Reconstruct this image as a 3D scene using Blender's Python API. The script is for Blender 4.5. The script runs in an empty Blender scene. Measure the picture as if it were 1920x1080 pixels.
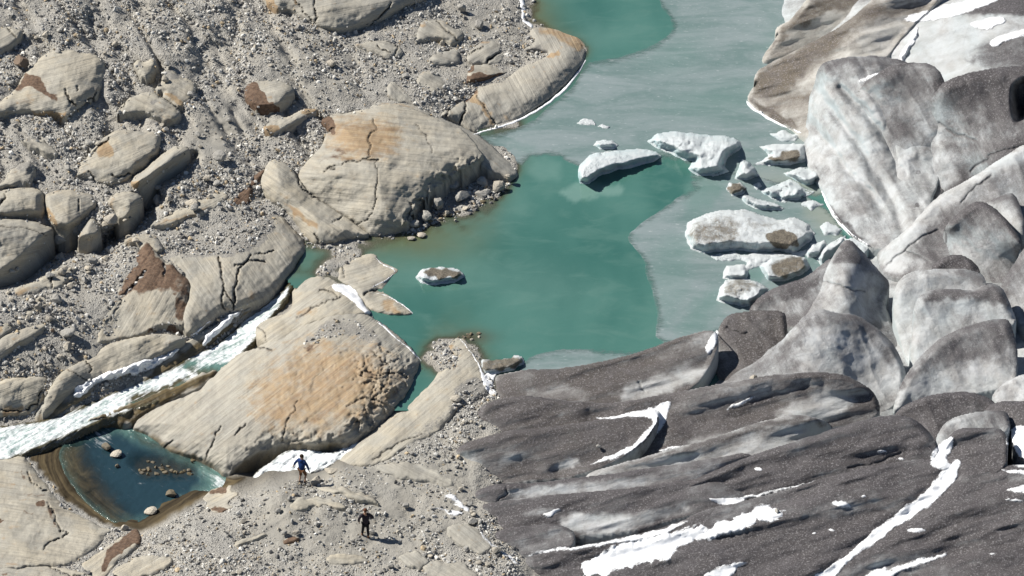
import bpy, bmesh, math, random
import numpy as np
R = math.radians
# ------------------------------------------------------------------ camera, sky, sun, exposure
F = 8580.0; PITCH = R(33); DIST = 260.0          # focal length in photo pixels, tilt, metres to the lake
SP, CP = math.sin(PITCH), math.cos(PITCH)
CAM = np.array([0.0, -DIST*CP, DIST*SP])
scene = bpy.context.scene
C = scene.collection
cd = bpy.data.cameras.new('camera'); cam = bpy.data.objects.new('camera', cd); C.objects.link(cam)
cd.sensor_width = 36; cd.lens = 36*F/1920; cd.clip_end = 20000; cd.clip_start = 1
cam.location = CAM; cam.rotation_euler = (R(90)-PITCH, 0, 0); scene.camera = cam
SUN_EL = R(43); SUN_AZ = math.atan2(0.30, -1.0)   # direction towards the sun: from the left, a little from behind
wd = bpy.data.worlds.new('World'); scene.world = wd; wd.use_nodes = True
nt = wd.node_tree; bg = nt.nodes['Background']; sky = nt.nodes.new('ShaderNodeTexSky')
sky.sky_type = 'NISHITA'; sky.sun_disc = False; sky.sun_elevation = SUN_EL
sky.sun_rotation = R(90)-SUN_AZ; sky.altitude = 2200
nt.links.new(sky.outputs[0], bg.inputs[0]); bg.inputs[1].default_value = 0.052
sl = bpy.data.lights.new('sun', 'SUN'); sl.energy = 5.0; sl.angle = R(0.5); sl.color = (1, .955, .88)
so = bpy.data.objects.new('sun', sl); C.objects.link(so)
from mathutils import Vector
SUNV = Vector((math.cos(SUN_AZ)*math.cos(SUN_EL), math.sin(SUN_AZ)*math.cos(SUN_EL), math.sin(SUN_EL)))
so.rotation_euler = SUNV.to_track_quat('Z', 'Y').to_euler(); so.location = (-40, 20, 60)
scene.view_settings.view_transform = 'Standard'; scene.view_settings.look = 'None'
scene.view_settings.exposure = 0.52; scene.view_settings.gamma = 1
random.seed(7); rng = np.random.default_rng(7)

# ------------------------------------------------------------------ maths helpers
def unproj(u, v, z):
    """photo pixel + elevation above the lake -> world point"""
    a = (u-960)/F; b = (540-v)/F
    dx, dy, dz = a, CP+b*SP, -SP+b*CP
    t = (z-CAM[2])/dz
    return np.stack([t*dx, CAM[1]+t*dy, CAM[2]+t*dz], -1)
_tab = [np.random.default_rng(s).random((256, 256)) for s in range(12)]
def vn(x, y, s=0):
    T = _tab[s % 12]; xi = np.floor(x).astype(int); yi = np.floor(y).astype(int)
    fx = x-xi; fy = y-yi; fx = fx*fx*fx*(fx*(6*fx-15)+10); fy = fy*fy*fy*(fy*(6*fy-15)+10)
    x0 = (xi+37*s) & 255; x1 = (x0+1) & 255; y0 = (yi+11*s) & 255; y1 = (y0+1) & 255
    return (T[x0, y0]*(1-fx)+T[x1, y0]*fx)*(1-fy)+(T[x0, y1]*(1-fx)+T[x1, y1]*fx)*fy-.5
def fbm(x, y, o=4, s=0, g=.5):
    r = 0; a = 1; n = 0
    for i in range(o):
        r = r+a*vn(x*2**i+i*17.3, y*2**i+i*5.1, s+i); n += a; a *= g
    return r/n*2
def sstep(a, b, x):
    t = np.clip((x-a)/(b-a), 0, 1); return t*t*(3-2*t)
def tps(pts):
    p = np.array(pts, float); X = p[:, :2]/100.0; n = len(X)
    def k(A, B):
        d2 = (A[:, None, 0]-B[None, :, 0])**2+(A[:, None, 1]-B[None, :, 1])**2
        return d2*np.log(d2+1e-9)
    K = k(X, X)+np.eye(n)*1e-3; Pm = np.c_[np.ones(n), X]
    M = np.block([[K, Pm], [Pm.T, np.zeros((3, 3))]])
    w = np.linalg.solve(M, np.r_[p[:, 2], np.zeros(3)])
    def f(u, v):
        sh = np.shape(u); q = np.c_[np.ravel(u), np.ravel(v)]/100.0; out = np.empty(len(q))
        for i in range(0, len(q), 60000):
            c = q[i:i+60000]; out[i:i+60000] = k(c, X) @ w[:n]+w[n]+c @ w[n+1:]
        return out.reshape(sh)
    return f
def smooth_poly(p, n=2):
    p = np.array(p, float)
    for _ in range(n):
        q = np.roll(p, -1, 0); p = np.stack([.75*p+.25*q, .25*p+.75*q], 1).reshape(-1, p.shape[1])
    return p
def poly_sd(u, v, poly):
    """signed distance (inside > 0) and offset to the nearest outline point"""
    u0 = np.ravel(u); v0 = np.ravel(v)
    best = np.full(u0.shape, 1e18); bu = np.zeros_like(u0); bv = np.zeros_like(u0); ins = np.zeros(u0.shape, bool)
    p = poly[:, :2]; q = np.roll(p, -1, 0)
    for (ax, ay), (bx, by) in zip(p, q):
        ex, ey = bx-ax, by-ay; L = ex*ex+ey*ey+1e-12
        t = np.clip(((u0-ax)*ex+(v0-ay)*ey)/L, 0, 1); du = ax+t*ex-u0; dv = ay+t*ey-v0
        d = du*du+dv*dv; m = d < best; best[m] = d[m]; bu[m] = du[m]; bv[m] = dv[m]
        if ay != by:
            c = ((ay > v0) != (by > v0)) & (u0 < ex*(v0-ay)/(by-ay)+ax); ins ^= c
    d = np.sqrt(best); sd = np.where(ins, d, -d); sh = np.shape(u)
    return sd.reshape(sh), bu.reshape(sh), bv.reshape(sh)
def line_d(u, v, pl):
    p = np.array(pl, float); best = np.full(np.shape(u), 1e18)
    for (ax, ay), (bx, by) in zip(p[:-1], p[1:]):
        ex, ey = bx-ax, by-ay; L = ex*ex+ey*ey+1e-12
        t = np.clip(((u-ax)*ex+(v-ay)*ey)/L, 0, 1)
        best = np.minimum(best, (ax+t*ex-u)**2+(ay+t*ey-v)**2)
    return np.sqrt(best)
def strip(pl, w):
    """polyline -> ribbon outline; w a width or a list of widths"""
    p = np.array(pl, float); w = np.broadcast_to(np.array(w, float), (len(p),))
    t = np.gradient(p, axis=0); t /= np.linalg.norm(t, axis=1)[:, None]+1e-9
    n = np.c_[-t[:, 1], t[:, 0]]*w[:, None]/2
    return np.r_[p+n, (p-n)[::-1]]

# ------------------------------------------------------------------ node helpers
class NT:
    def __init__(s, name):
        s.m = bpy.data.materials.new(name); s.m.use_nodes = True; s.t = s.m.node_tree
        s.b = s.t.nodes['Principled BSDF']
    def n(s, typ, **kw):
        o = s.t.nodes.new('ShaderNode'+typ)
        for k, v in kw.items(): setattr(o, k, v)
        return o
    def set(s, node, i, x):
        if isinstance(x, bpy.types.NodeSocket): s.t.links.new(x, node.inputs[i])
        else: node.inputs[i].default_value = x
    def math(s, op, a, b=0.0, c=0.0):
        o = s.n('Math', operation=op); s.set(o, 0, a); s.set(o, 1, b); s.set(o, 2, c); return o.outputs[0]
    def mix(s, f, a, b, mode='MIX'):
        o = s.n('Mix', data_type='RGBA', blend_type=mode); s.set(o, 0, f)
        for i, x in ((6, a), (7, b)):
            s.set(o, i, (*x, 1) if isinstance(x, tuple) and len(x) == 3 else x)
        return o.outputs[2]
    def attr(s, name):
        o = s.n('Attribute', attribute_name=name); sp = s.n('SeparateColor'); s.t.links.new(o.outputs['Color'], sp.inputs[0])
        return sp.outputs[0], sp.outputs[1], sp.outputs[2], o.outputs['Alpha']
    def vec(s, name):
        return s.n('Attribute', attribute_name=name).outputs['Vector']
    def pos(s): return s.n('NewGeometry').outputs['Position']
    def scale(s, v, sc):
        o = s.n('VectorMath', operation='MULTIPLY'); s.t.links.new(v, o.inputs[0]); o.inputs[1].default_value = sc; return o.outputs[0]
    def noise(s, v, sc, det=4, rough=.55, dist=0):
        o = s.n('TexNoise'); s.t.links.new(v, o.inputs['Vector']); o.inputs['Scale'].default_value = sc
        o.inputs['Detail'].default_value = det; o.inputs['Roughness'].default_value = rough; o.inputs['Distortion'].default_value = dist
        return o.outputs['Fac']
    def voro(s, v, sc, feat='F1', out='Distance'):
        o = s.n('TexVoronoi', feature=feat); s.t.links.new(v, o.inputs['Vector']); o.inputs['Scale'].default_value = sc
        return o.outputs[out]
    def ramp(s, x, a, b, lo=0.0, hi=1.0):
        o = s.n('MapRange'); o.interpolation_type = 'SMOOTHSTEP'; s.set(o, 0, x); s.set(o, 1, a); s.set(o, 2, b); s.set(o, 3, lo); s.set(o, 4, hi); return o.outputs[0]
    def bump(s, h, d, st=1.0, prev=None):
        o = s.n('Bump'); s.set(o, 'Height', h); o.inputs['Distance'].default_value = d; o.inputs['Strength'].default_value = st
        if prev is not None: s.t.links.new(prev, o.inputs['Normal'])
        return o.outputs[0]
    def out(s, col, rough=.85, normal=None, spec=.3, alpha=None):
        if alpha is not None: s.t.links.new(alpha, s.b.inputs['Alpha'])
        s.set(s.b, 'Base Color', (*col, 1) if isinstance(col, tuple) and len(col) == 3 else col); s.set(s.b, 'Roughness', rough)
        s.set(s.b, 'Specular IOR Level', spec)
        if normal is not None: s.t.links.new(normal, s.b.inputs['Normal'])
        return s.m

# ------------------------------------------------------------------ materials
def m_granite():
    k = NT('granite'); br, orr, gr, cr = k.attr('A'); wet, dust, lite, _ = k.attr('B')
    st = k.vec('st'); P = k.pos()
    s1 = k.noise(k.scale(st, (.22, 6, 1)), 1, 5, .68, .25); s2 = k.noise(k.scale(st, (.7, 22, 1)), 1, 3, .65)
    big = k.noise(P, .45, 4); grain = k.noise(P, 16, 3, .75); mid = k.noise(P, 1.7, 5, .62); hue = k.noise(P, .8, 3, .5)
    col = k.mix(gr, (.435, .388, .298), (.28, .278, .26))
    col = k.mix(k.ramp(hue, .42, .62, 0, .55), col, (.33, .325, .295))
    col = k.mix(k.ramp(big, .35, .7), col, k.mix(.6, col, (.44, .412, .345)))
    col = k.mix(k.math('MULTIPLY', k.ramp(s1, .44, .66), .48), col, (.215, .20, .175))
    col = k.mix(k.math('MULTIPLY', k.ramp(s2, .5, .72), .42), col, (.16, .15, .135))
    col = k.mix(k.math('MULTIPLY', k.ramp(s1, .40, .30), .5), col, (.52, .485, .41))
    col = k.mix(k.math('MULTIPLY', k.ramp(mid, .58, .72), k.math('MULTIPLY', k.ramp(s1, .4, .6), .45)), col, (.36, .235, .12))
    of = k.ramp(k.math('ADD', orr, k.math('MULTIPLY_ADD', mid, .9, -.45)), .25, .75)
    col = k.mix(k.math('MULTIPLY', of, .85), col, k.mix(k.ramp(s1, .35, .65), (.37, .265, .15), (.26, .165, .085)))
    bf = k.ramp(k.math('ADD', br, k.math('MULTIPLY_ADD', mid, .8, -.4)), .35, .65)
    col = k.mix(bf, col, k.mix(k.ramp(k.noise(P, 5, 5, .7), .35, .65), (.075, .043, .027), (.165, .105, .068)))
    df = k.ramp(k.math('ADD', dust, k.math('MULTIPLY_ADD', k.noise(P, 7, 4, .7), 1.0, -.5)), .35, .6)
    col = k.mix(df, col, k.mix(k.ramp(grain, .4, .6), (.17, .162, .147), (.33, .315, .285)))
    col = k.mix(k.math('MULTIPLY', k.ramp(grain, .4, .68, .0, 1), .30), col, (.16, .15, .13))
    pit = k.ramp(k.noise(P, 6, 5, .75), .66, .72)
    col = k.mix(k.math('MULTIPLY', pit, .55), col, (.12, .105, .085))
    col = k.mix(k.math('MULTIPLY', cr, .9), col, (.035, .03, .025))
    col = k.mix(k.math('MULTIPLY', wet, .82), col, k.mix(k.ramp(s1, .4, .62), (.055, .038, .014), (.135, .095, .035)))
    h = k.math('ADD', k.math('MULTIPLY', s1, .55), k.math('ADD', k.math('MULTIPLY', mid, .5), k.math('MULTIPLY', grain, .14)))
    h = k.math('ADD', h, k.math('MULTIPLY', s2, .16))
    return k.out(col, k.math('MULTIPLY_ADD', wet, -.5, .85), k.bump(h, .11, .9), .25)
def m_ground():
    k = NT('moraine'); wet, sand, algae, ring = k.attr('A'); P = k.pos()
    vd = k.n('TexVoronoi'); k.t.links.new(P, vd.inputs['Vector']); vd.inputs['Scale'].default_value = 9
    vs = k.n('TexVoronoi'); k.t.links.new(P, vs.inputs['Vector']); vs.inputs['Scale'].default_value = 20
    big = k.noise(P, .55, 5, .6); fine = k.noise(P, 18, 4, .7)
    cell = k.n('SeparateColor'); k.t.links.new(vd.outputs['Color'], cell.inputs[0])
    cell2 = k.n('SeparateColor'); k.t.links.new(vs.outputs['Color'], cell2.inputs[0])
    col = k.mix(k.ramp(big, .35, .65), (.33, .32, .295), (.41, .385, .335))
    peb = k.mix(cell.outputs[0], (.15, .147, .14), (.52, .50, .455)); peb2 = k.mix(cell2.outputs[0], (.17, .165, .155), (.50, .475, .43))
    gf = k.math('MULTIPLY', k.math('SUBTRACT', 1.0, sand), 1.0)
    col = k.mix(k.math('MULTIPLY', k.math('MULTIPLY', k.ramp(vs.outputs['Distance'], .55, .35), gf), .65), col, peb2)
    col = k.mix(k.math('MULTIPLY', k.math('MULTIPLY', k.ramp(vd.outputs['Distance'], .5, .3), gf), k.math('GREATER_THAN', cell.outputs[1], .45)), col, peb)
    col = k.mix(k.math('MULTIPLY', sand, .8), col, k.mix(k.ramp(fine, .4, .6), (.225, .215, .19), (.315, .298, .26)))
    col = k.mix(k.math('MULTIPLY', k.ramp(fine, .5, .75), .35), col, (.12, .115, .105))
    cv = k.n('CombineXYZ'); k.t.links.new(k.math('MULTIPLY', ring, 2.4), cv.inputs[0]); va = k.n('VectorMath', operation='ADD'); k.t.links.new(cv.outputs[0], va.inputs[0]); k.t.links.new(k.scale(P, (.12, .12, .12)), va.inputs[1]); rs = k.noise(va.outputs[0], 1.0, 6, .7, 1.2)
    col = k.mix(algae, col, k.mix(k.ramp(rs, .3, .75), (.016, .012, .008), (.115, .088, .048)))
    col = k.mix(k.math('MULTIPLY', wet, .75), col, (.06, .05, .035))
    h = k.math('ADD', k.math('MULTIPLY', k.ramp(vd.outputs['Distance'], .6, 0.), k.math('MULTIPLY', gf, .6)), k.math('ADD', k.math('MULTIPLY', fine, .5), k.math('MULTIPLY', k.ramp(vs.outputs['Distance'], .6, 0.), k.math('MULTIPLY', gf, .35))))
    return k.out(col, .92, k.bump(k.math('MULTIPLY', h, k.math('MULTIPLY_ADD', algae, -.85, 1.0)), .075, 1.0), .15)
def m_stone(name, a, b):
    k = NT(name); P = k.n('TexCoord').outputs['Object']; rnd = k.n('ObjectInfo').outputs['Random']
    W = k.pos()
    col = k.mix(k.noise(W, 1.3, 3), a, b); col = k.mix(k.math('MULTIPLY', rnd, .45), col, (.20, .19, .175))
    col = k.mix(k.math('MULTIPLY', k.ramp(k.noise(W, 14, 4, .7), .45, .7), .45), col, (.12, .11, .09))
    return k.out(col, .88, k.bump(k.noise(W, 9, 5, .7), .08, .9), .2)
def m_gravel():
    k = NT('gravel_stone'); c = k.n('Attribute', attribute_name='tint').outputs['Color']; W = k.pos()
    col = k.mix(k.math('MULTIPLY', k.ramp(k.noise(W, 25, 2, .6), .4, .7), .3), c, (.10, .095, .085))
    return k.out(col, .9, None, .2)
def m_ice(name='glacier_ice', clean=(.50, .51, .515), dark=(.058, .052, .054), brown=(.118, .094, .064)):
    k = NT(name); d, b, bl, fl = k.attr('A'); st = k.vec('st'); P = k.pos()
    sp = k.noise(P, 4.5, 5, .8); sp2 = k.noise(P, 10, 4, .85); mid = k.noise(P, .85, 6, .66, .4); fl1 = k.noise(k.scale(st, (.6, 4.5, 1)), 1.0, 5, .7, .3)
    x = k.math('ADD', d, k.math('MULTIPLY_ADD', sp, .5, -.25)); x = k.math('ADD', x, k.math('MULTIPLY_ADD', mid, .75, -.375))
    x = k.math('ADD', x, k.math('MULTIPLY_ADD', sp2, .7, -.35)); x = k.math('ADD', x, k.math('MULTIPLY_ADD', fl1, .4, -.2))
    f = k.ramp(x, .02, .9)
    cl = k.mix(k.ramp(mid, .35, .65), clean, (.40, .395, .385)); cl = k.mix(k.math('MULTIPLY', bl, .8), cl, (.38, .49, .52))
    cl = k.mix(k.math('MULTIPLY', b, .45), cl, (.48, .43, .34))
    dk = k.mix(b, dark, brown); dk = k.mix(k.math('MULTIPLY', k.ramp(sp2, .52, .64), .6), dk, (.42, .405, .41)); dk = k.mix(k.math('MULTIPLY', k.ramp(mid, .4, .65), .35), dk, (.125, .117, .123))
    dk = k.mix(k.math('MULTIPLY', k.ramp(sp, .36, .5, 1, 0), .5), dk, (.03, .027, .026))
    col = k.mix(f, cl, dk); col = k.mix(k.math('MULTIPLY', fl, .9), col, (.05, .048, .05))
    h = k.math('ADD', k.math('MULTIPLY', sp, .30), k.math('ADD', k.math('MULTIPLY', fl1, .22), k.math('MULTIPLY', sp2, .25)))
    m = k.out(col, .6, k.bump(h, .19, .9), .3)
    return m
def m_snow():
    k = NT('snow'); e, cut, _, _ = k.attr('A'); P = k.pos(); n = k.noise(P, 2.5, 5, .6); n2 = k.noise(P, 9, 4, .75); st = k.vec('st'); fl = k.noise(k.scale(st, (1.0, 5, 1)), 1.2, 4, .65)
    col = k.mix(k.ramp(n, .35, .65), (.70, .72, .75), (.84, .845, .85)); col = k.mix(k.math('MULTIPLY', k.ramp(n2, .55, .75), .45), col, (.42, .41, .41))
    m = k.out(col, .75, k.bump(k.math('ADD', n, k.math('MULTIPLY', n2, .4)), .06, .6), .3)
    x = k.math('ADD', e, k.math('MULTIPLY', k.math('ADD', k.math('MULTIPLY_ADD', n2, 1.6, -.8), k.math('MULTIPLY_ADD', fl, 1.2, -.6)), cut))
    k.t.links.new(k.ramp(x, .05, .75), k.b.inputs['Alpha']); return m
def m_berg():
    k = NT('iceberg_ice'); d, b, bl, fl = k.attr('A'); P = k.pos(); sp = k.noise(P, 12, 5, .75); mid = k.noise(P, 2.2, 5, .65)
    f = k.ramp(k.math('ADD', k.math('ADD', d, k.math('MULTIPLY_ADD', sp, 1.0, -.5)), k.math('MULTIPLY_ADD', mid, .9, -.45)), .15, .75)
    cl = k.mix(k.math('MULTIPLY', bl, k.ramp(mid, .3, .6)), (.62, .655, .665), (.33, .50, .53))
    col = k.mix(f, cl, k.mix(k.ramp(sp, .4, .6), (.085, .072, .052), (.24, .205, .155)))
    return k.out(col, .5, k.bump(k.math('ADD', mid, k.math('MULTIPLY', sp, .6)), .2, .9), .4)
def m_lake():
    k = NT('lake_water'); sh, li, br, al = k.attr('A'); P = k.pos()
    big = k.noise(k.scale(P, (1, .5, 1)), .16, 3, .5); sw = k.noise(k.scale(P, (.6, 1.1, 1)), .5, 5, .6, .6)
    col = k.mix(k.ramp(big, .35, .65), (.036, .118, .098), (.066, .165, .138))
    col = k.mix(k.math('MULTIPLY', k.ramp(sw, .46, .68), .45), col, (.095, .19, .16))
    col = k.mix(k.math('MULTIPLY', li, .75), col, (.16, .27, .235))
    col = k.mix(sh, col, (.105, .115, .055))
    col = k.mix(k.math('MULTIPLY', br, .85), col, (.075, .055, .028))
    nb = k.bump(k.noise(k.scale(P, (2, 4.5, 1)), 1.0, 3, .55), .035, .35)
    m = k.out(col, .13, nb, .5); k.t.links.new(al, k.b.inputs['Alpha']); return m
def m_lakeice():
    k = NT('thin_lake_ice'); th, b, c_, _ = k.attr('A'); P = k.pos()
    w = k.noise(k.scale(P, (.35, 1.0, 1)), .5, 6, .65, .8); n = k.noise(k.scale(P, (1.2, 2.8, 1)), 1.7, 5, .7, .5)
    fl = k.noise(k.scale(P, (1.6, 4, 1)), 1.6, 3, .5)
    col = k.mix(k.ramp(w, .32, .68), (.125, .185, .178), (.205, .25, .255))
    col = k.mix(k.math('MULTIPLY', k.ramp(n, .5, .7), .3), col, (.26, .30, .305))
    col = k.mix(k.math('MULTIPLY', k.ramp(n, .34, .44, 1, 0), .22), col, (.105, .17, .16))
    col = k.mix(k.math('MULTIPLY', k.ramp(fl, .64, .70), .35), col, (.45, .48, .48))
    col = k.mix(k.math('MULTIPLY', th, .8), col, (.085, .18, .155)); col = k.mix(k.math('MULTIPLY', b, .7), col, (.24, .26, .215))
    return k.out(col, k.math('MULTIPLY_ADD', w, .4, .28), k.bump(k.math('ADD', n, w), .05, .3), .35, k.ramp(k.math('ADD', c_, k.math('ADD', k.math('MULTIPLY_ADD', n, .8, -.4), k.math('MULTIPLY_ADD', w, .9, -.45))), .0, .7))
def m_stream():
    k = NT('stream_water'); fo, br, de, al = k.attr('A'); st = k.vec('st'); P = k.pos()
    fl = k.noise(k.scale(st, (.42, 3.6, 1)), 1.5, 6, .7, .5); n = k.noise(P, 4, 5, .7)
    x = k.ramp(k.math('ADD', fo, k.math('ADD', k.math('MULTIPLY_ADD', fl, 2.0, -1.0), k.math('MULTIPLY_ADD', n, .5, -.25))), .24, .85)
    deep = k.mix(de, (.10, .19, .17), (.017, .040, .052)); deep = k.mix(br, deep, (.07, .05, .02))
    col = k.mix(x, deep, k.mix(k.ramp(n, .35, .65), (.55, .60, .62), (.86, .88, .88)))
    h = k.math('ADD', k.math('MULTIPLY', fl, .8), k.math('MULTIPLY', n, .7))
    m = k.out(col, k.math('MULTIPLY_ADD', x, .5, .12), k.bump(k.math('MULTIPLY', h, k.math('MULTIPLY_ADD', de, -.8, 1.0)), .12, .8), .5); k.t.links.new(al, k.b.inputs['Alpha']); return m
def m_plain(name, col, rough=.8):
    k = NT(name); P = k.n('TexCoord').outputs['Object']; n = k.noise(P, 14, 4, .6)
    c2 = tuple(x*.65 for x in col); return k.out(k.mix(k.ramp(n, .4, .65), col, c2), rough, k.bump(n, .02, .6), .2)
M = dict(granite=m_granite(), ground=m_ground(), gravel=m_gravel(), ice=m_ice(), snow=m_snow(), berg=m_berg(), lake=m_lake(),
         lakeice=m_lakeice(), stream=m_stream(),
         stone=m_stone('grey_stone', (.34, .33, .305), (.48, .46, .415)), cream=m_stone('cream_stone', (.46, .41, .33), (.58, .53, .44)),
         brown=m_stone('rusty_stone', (.14, .085, .05), (.22, .14, .085)), wetst=m_stone('wet_stone', (.09, .07, .035), (.24, .19, .11)))

# ------------------------------------------------------------------ object helpers
def tag(o, label=None, cat=None, group=None, kind=None):
    if label: o['label'] = label
    if cat: o['category'] = cat
    if group: o['group'] = group
    if kind: o['kind'] = kind
    return o
def mesh_obj(name, V, Fq, mat, attrs=None, smooth=True, parent=None):
    me = bpy.data.meshes.new(name); n = len(V); k = Fq.shape[1]
    me.vertices.add(n); me.vertices.foreach_set('co', np.ascontiguousarray(V, np.float32).ravel())
    me.loops.add(Fq.size); me.loops.foreach_set('vertex_index', np.ascontiguousarray(Fq, np.int32).ravel())
    me.polygons.add(len(Fq)); me.polygons.foreach_set('loop_start', np.arange(0, Fq.size, k, dtype=np.int32))
    me.polygons.foreach_set('use_smooth', np.full(len(Fq), smooth))
    for an, (ty, data) in (attrs or {}).items():
        a = me.attributes.new(an, ty, 'POINT')
        a.data.foreach_set('color' if ty == 'FLOAT_COLOR' else 'vector', np.ascontiguousarray(data, np.float32).ravel())
    me.update(calc_edges=True); me.materials.append(mat)
    o = bpy.data.objects.new(name, me); C.objects.link(o); o.parent = parent
    return o
# lattice of photo pixels, 2 px apart, that every surface is sampled on; ZM keeps the topmost elevation at each node
U0, V0, ST = -160, -140, 2
NU, NV = (2100-U0)//ST+1, (1240-V0)//ST+1
ZM = np.full((NV, NU), -99.0); IDM = np.zeros((NV, NU), np.int16)
def lat(bu0, bv0, bu1, bv1):
    i0 = max(0, int((bu0-U0)//ST)); i1 = min(NU-1, int((bu1-U0)//ST)+1); j0 = max(0, int((bv0-V0)//ST)); j1 = min(NV-1, int((bv1-V0)//ST)+1)
    u, v = np.meshgrid(U0+ST*np.arange(i0, i1+1), V0+ST*np.arange(j0, j1+1)); return i0, i1+1, j0, j1+1, u.astype(float), v.astype(float)
def zat(u, v):
    j = int(np.clip(round((v-V0)/ST), 0, NV-1)); i = int(np.clip(round((u-U0)/ST), 0, NU-1)); return ZM[j, i]
def paint(u, v, polys):
    """soft-edged patch mask from outlines: (outline, softness px[, strength])"""
    r = np.zeros(np.shape(u))
    for it in polys or []:
        sd, _, _ = poly_sd(u+fbm(u/14, v/14, 3, 5)*9, v+fbm(u/14+50, v/14, 3, 6)*7, smooth_poly(it[0], 1))
        r = np.maximum(r, sstep(-it[1], it[1], sd)*(it[2] if len(it) > 2 else 1))
    return r
def sheet(name, outline, zf, mat, margin=14, skirt=(.12, 4), jag=(0, 20), attrf=None, ident=1, ang=0, sm=2, write=True, parent=None, fray=0):
    pl = smooth_poly(outline, sm)
    i0, i1, j0, j1, u, v = lat(pl[:, 0].min()-margin-2, pl[:, 1].min()-margin-2, pl[:, 0].max()+margin+2, pl[:, 1].max()+margin+2)
    wu = u+jag[0]*fbm(u/jag[1], v/jag[1], 3, ident % 7) if jag[0] else u; wv = v+jag[0]*.8*fbm(u/jag[1]+31, v/jag[1]+7, 3, ident % 5+1) if jag[0] else v
    if fray: wu = wu+fray*fbm(u/5.5, v/4.5, 2, 3)*1.6; wv = wv+fray*fbm(u/5.5+9, v/4.5, 2, 4)
    sd, du, dv = poly_sd(wu, wv, pl)
    keep = sd > -margin; ins = sd >= 0
    ue = np.where(ins, u, u+du); ve = np.where(ins, v, v+dv)
    L = np.sqrt(du*du+dv*dv)+1e-9
    z = zf(ue, ve, np.maximum(sd, 0), np.where(ins, np.clip(.55-dv/L*.9, 0, 1), np.clip(.55+dv/L*.9, 0, 1)))
    P = unproj(ue, ve, z); t = np.clip(-sd, 0, None)/33.0
    nu, nv = du/L*-1, dv/L*-1
    P[..., 0] += np.where(ins, 0, nu*t*skirt[0]); P[..., 1] += np.where(ins, 0, -nv/SP*t*skirt[0]); P[..., 2] -= np.where(ins, 0, t*skirt[1])
    if write:
        zz = np.where(ins, z, -99); sub = ZM[j0:j1, i0:i1]; m = zz > sub
        sub[m] = zz[m]; IDM[j0:j1, i0:i1][m] = ident
    gx = np.gradient(P, axis=1); gy = np.gradient(P, axis=0); nrm = np.cross(gy, gx); nrm /= np.linalg.norm(nrm, axis=-1)[..., None]+1e-12
    nrm *= np.sign(nrm[..., 2:3]+1e-9)
    at = attrf(u, v, sd, z, nrm) if attrf else {}
    ca, sa = math.cos(R(ang)), math.sin(R(ang)); du_, dv_ = (u-960)/33, (v-540)/33
    at['st'] = ('FLOAT_VECTOR', np.stack([du_*ca+dv_*sa, -du_*sa+dv_*ca, u*0+ident*1.7], -1))
    idx = -np.ones(u.shape, int); idx[keep] = np.arange(keep.sum())
    q = np.stack([idx[1:, :-1], idx[1:, 1:], idx[:-1, 1:], idx[:-1, :-1]], -1).reshape(-1, 4); q = q[(q >= 0).all(1)]
    A = {k: (ty, d[keep]) for k, (ty, d) in at.items()}
    return mesh_obj(name, P[keep], q, mat, A, parent=parent)
def rgba(a, b=0, c=0, d=0):
    z = np.zeros(np.shape(a)); return ('FLOAT_COLOR', np.stack([a+z, b+z, c+z, d+z], -1))

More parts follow.
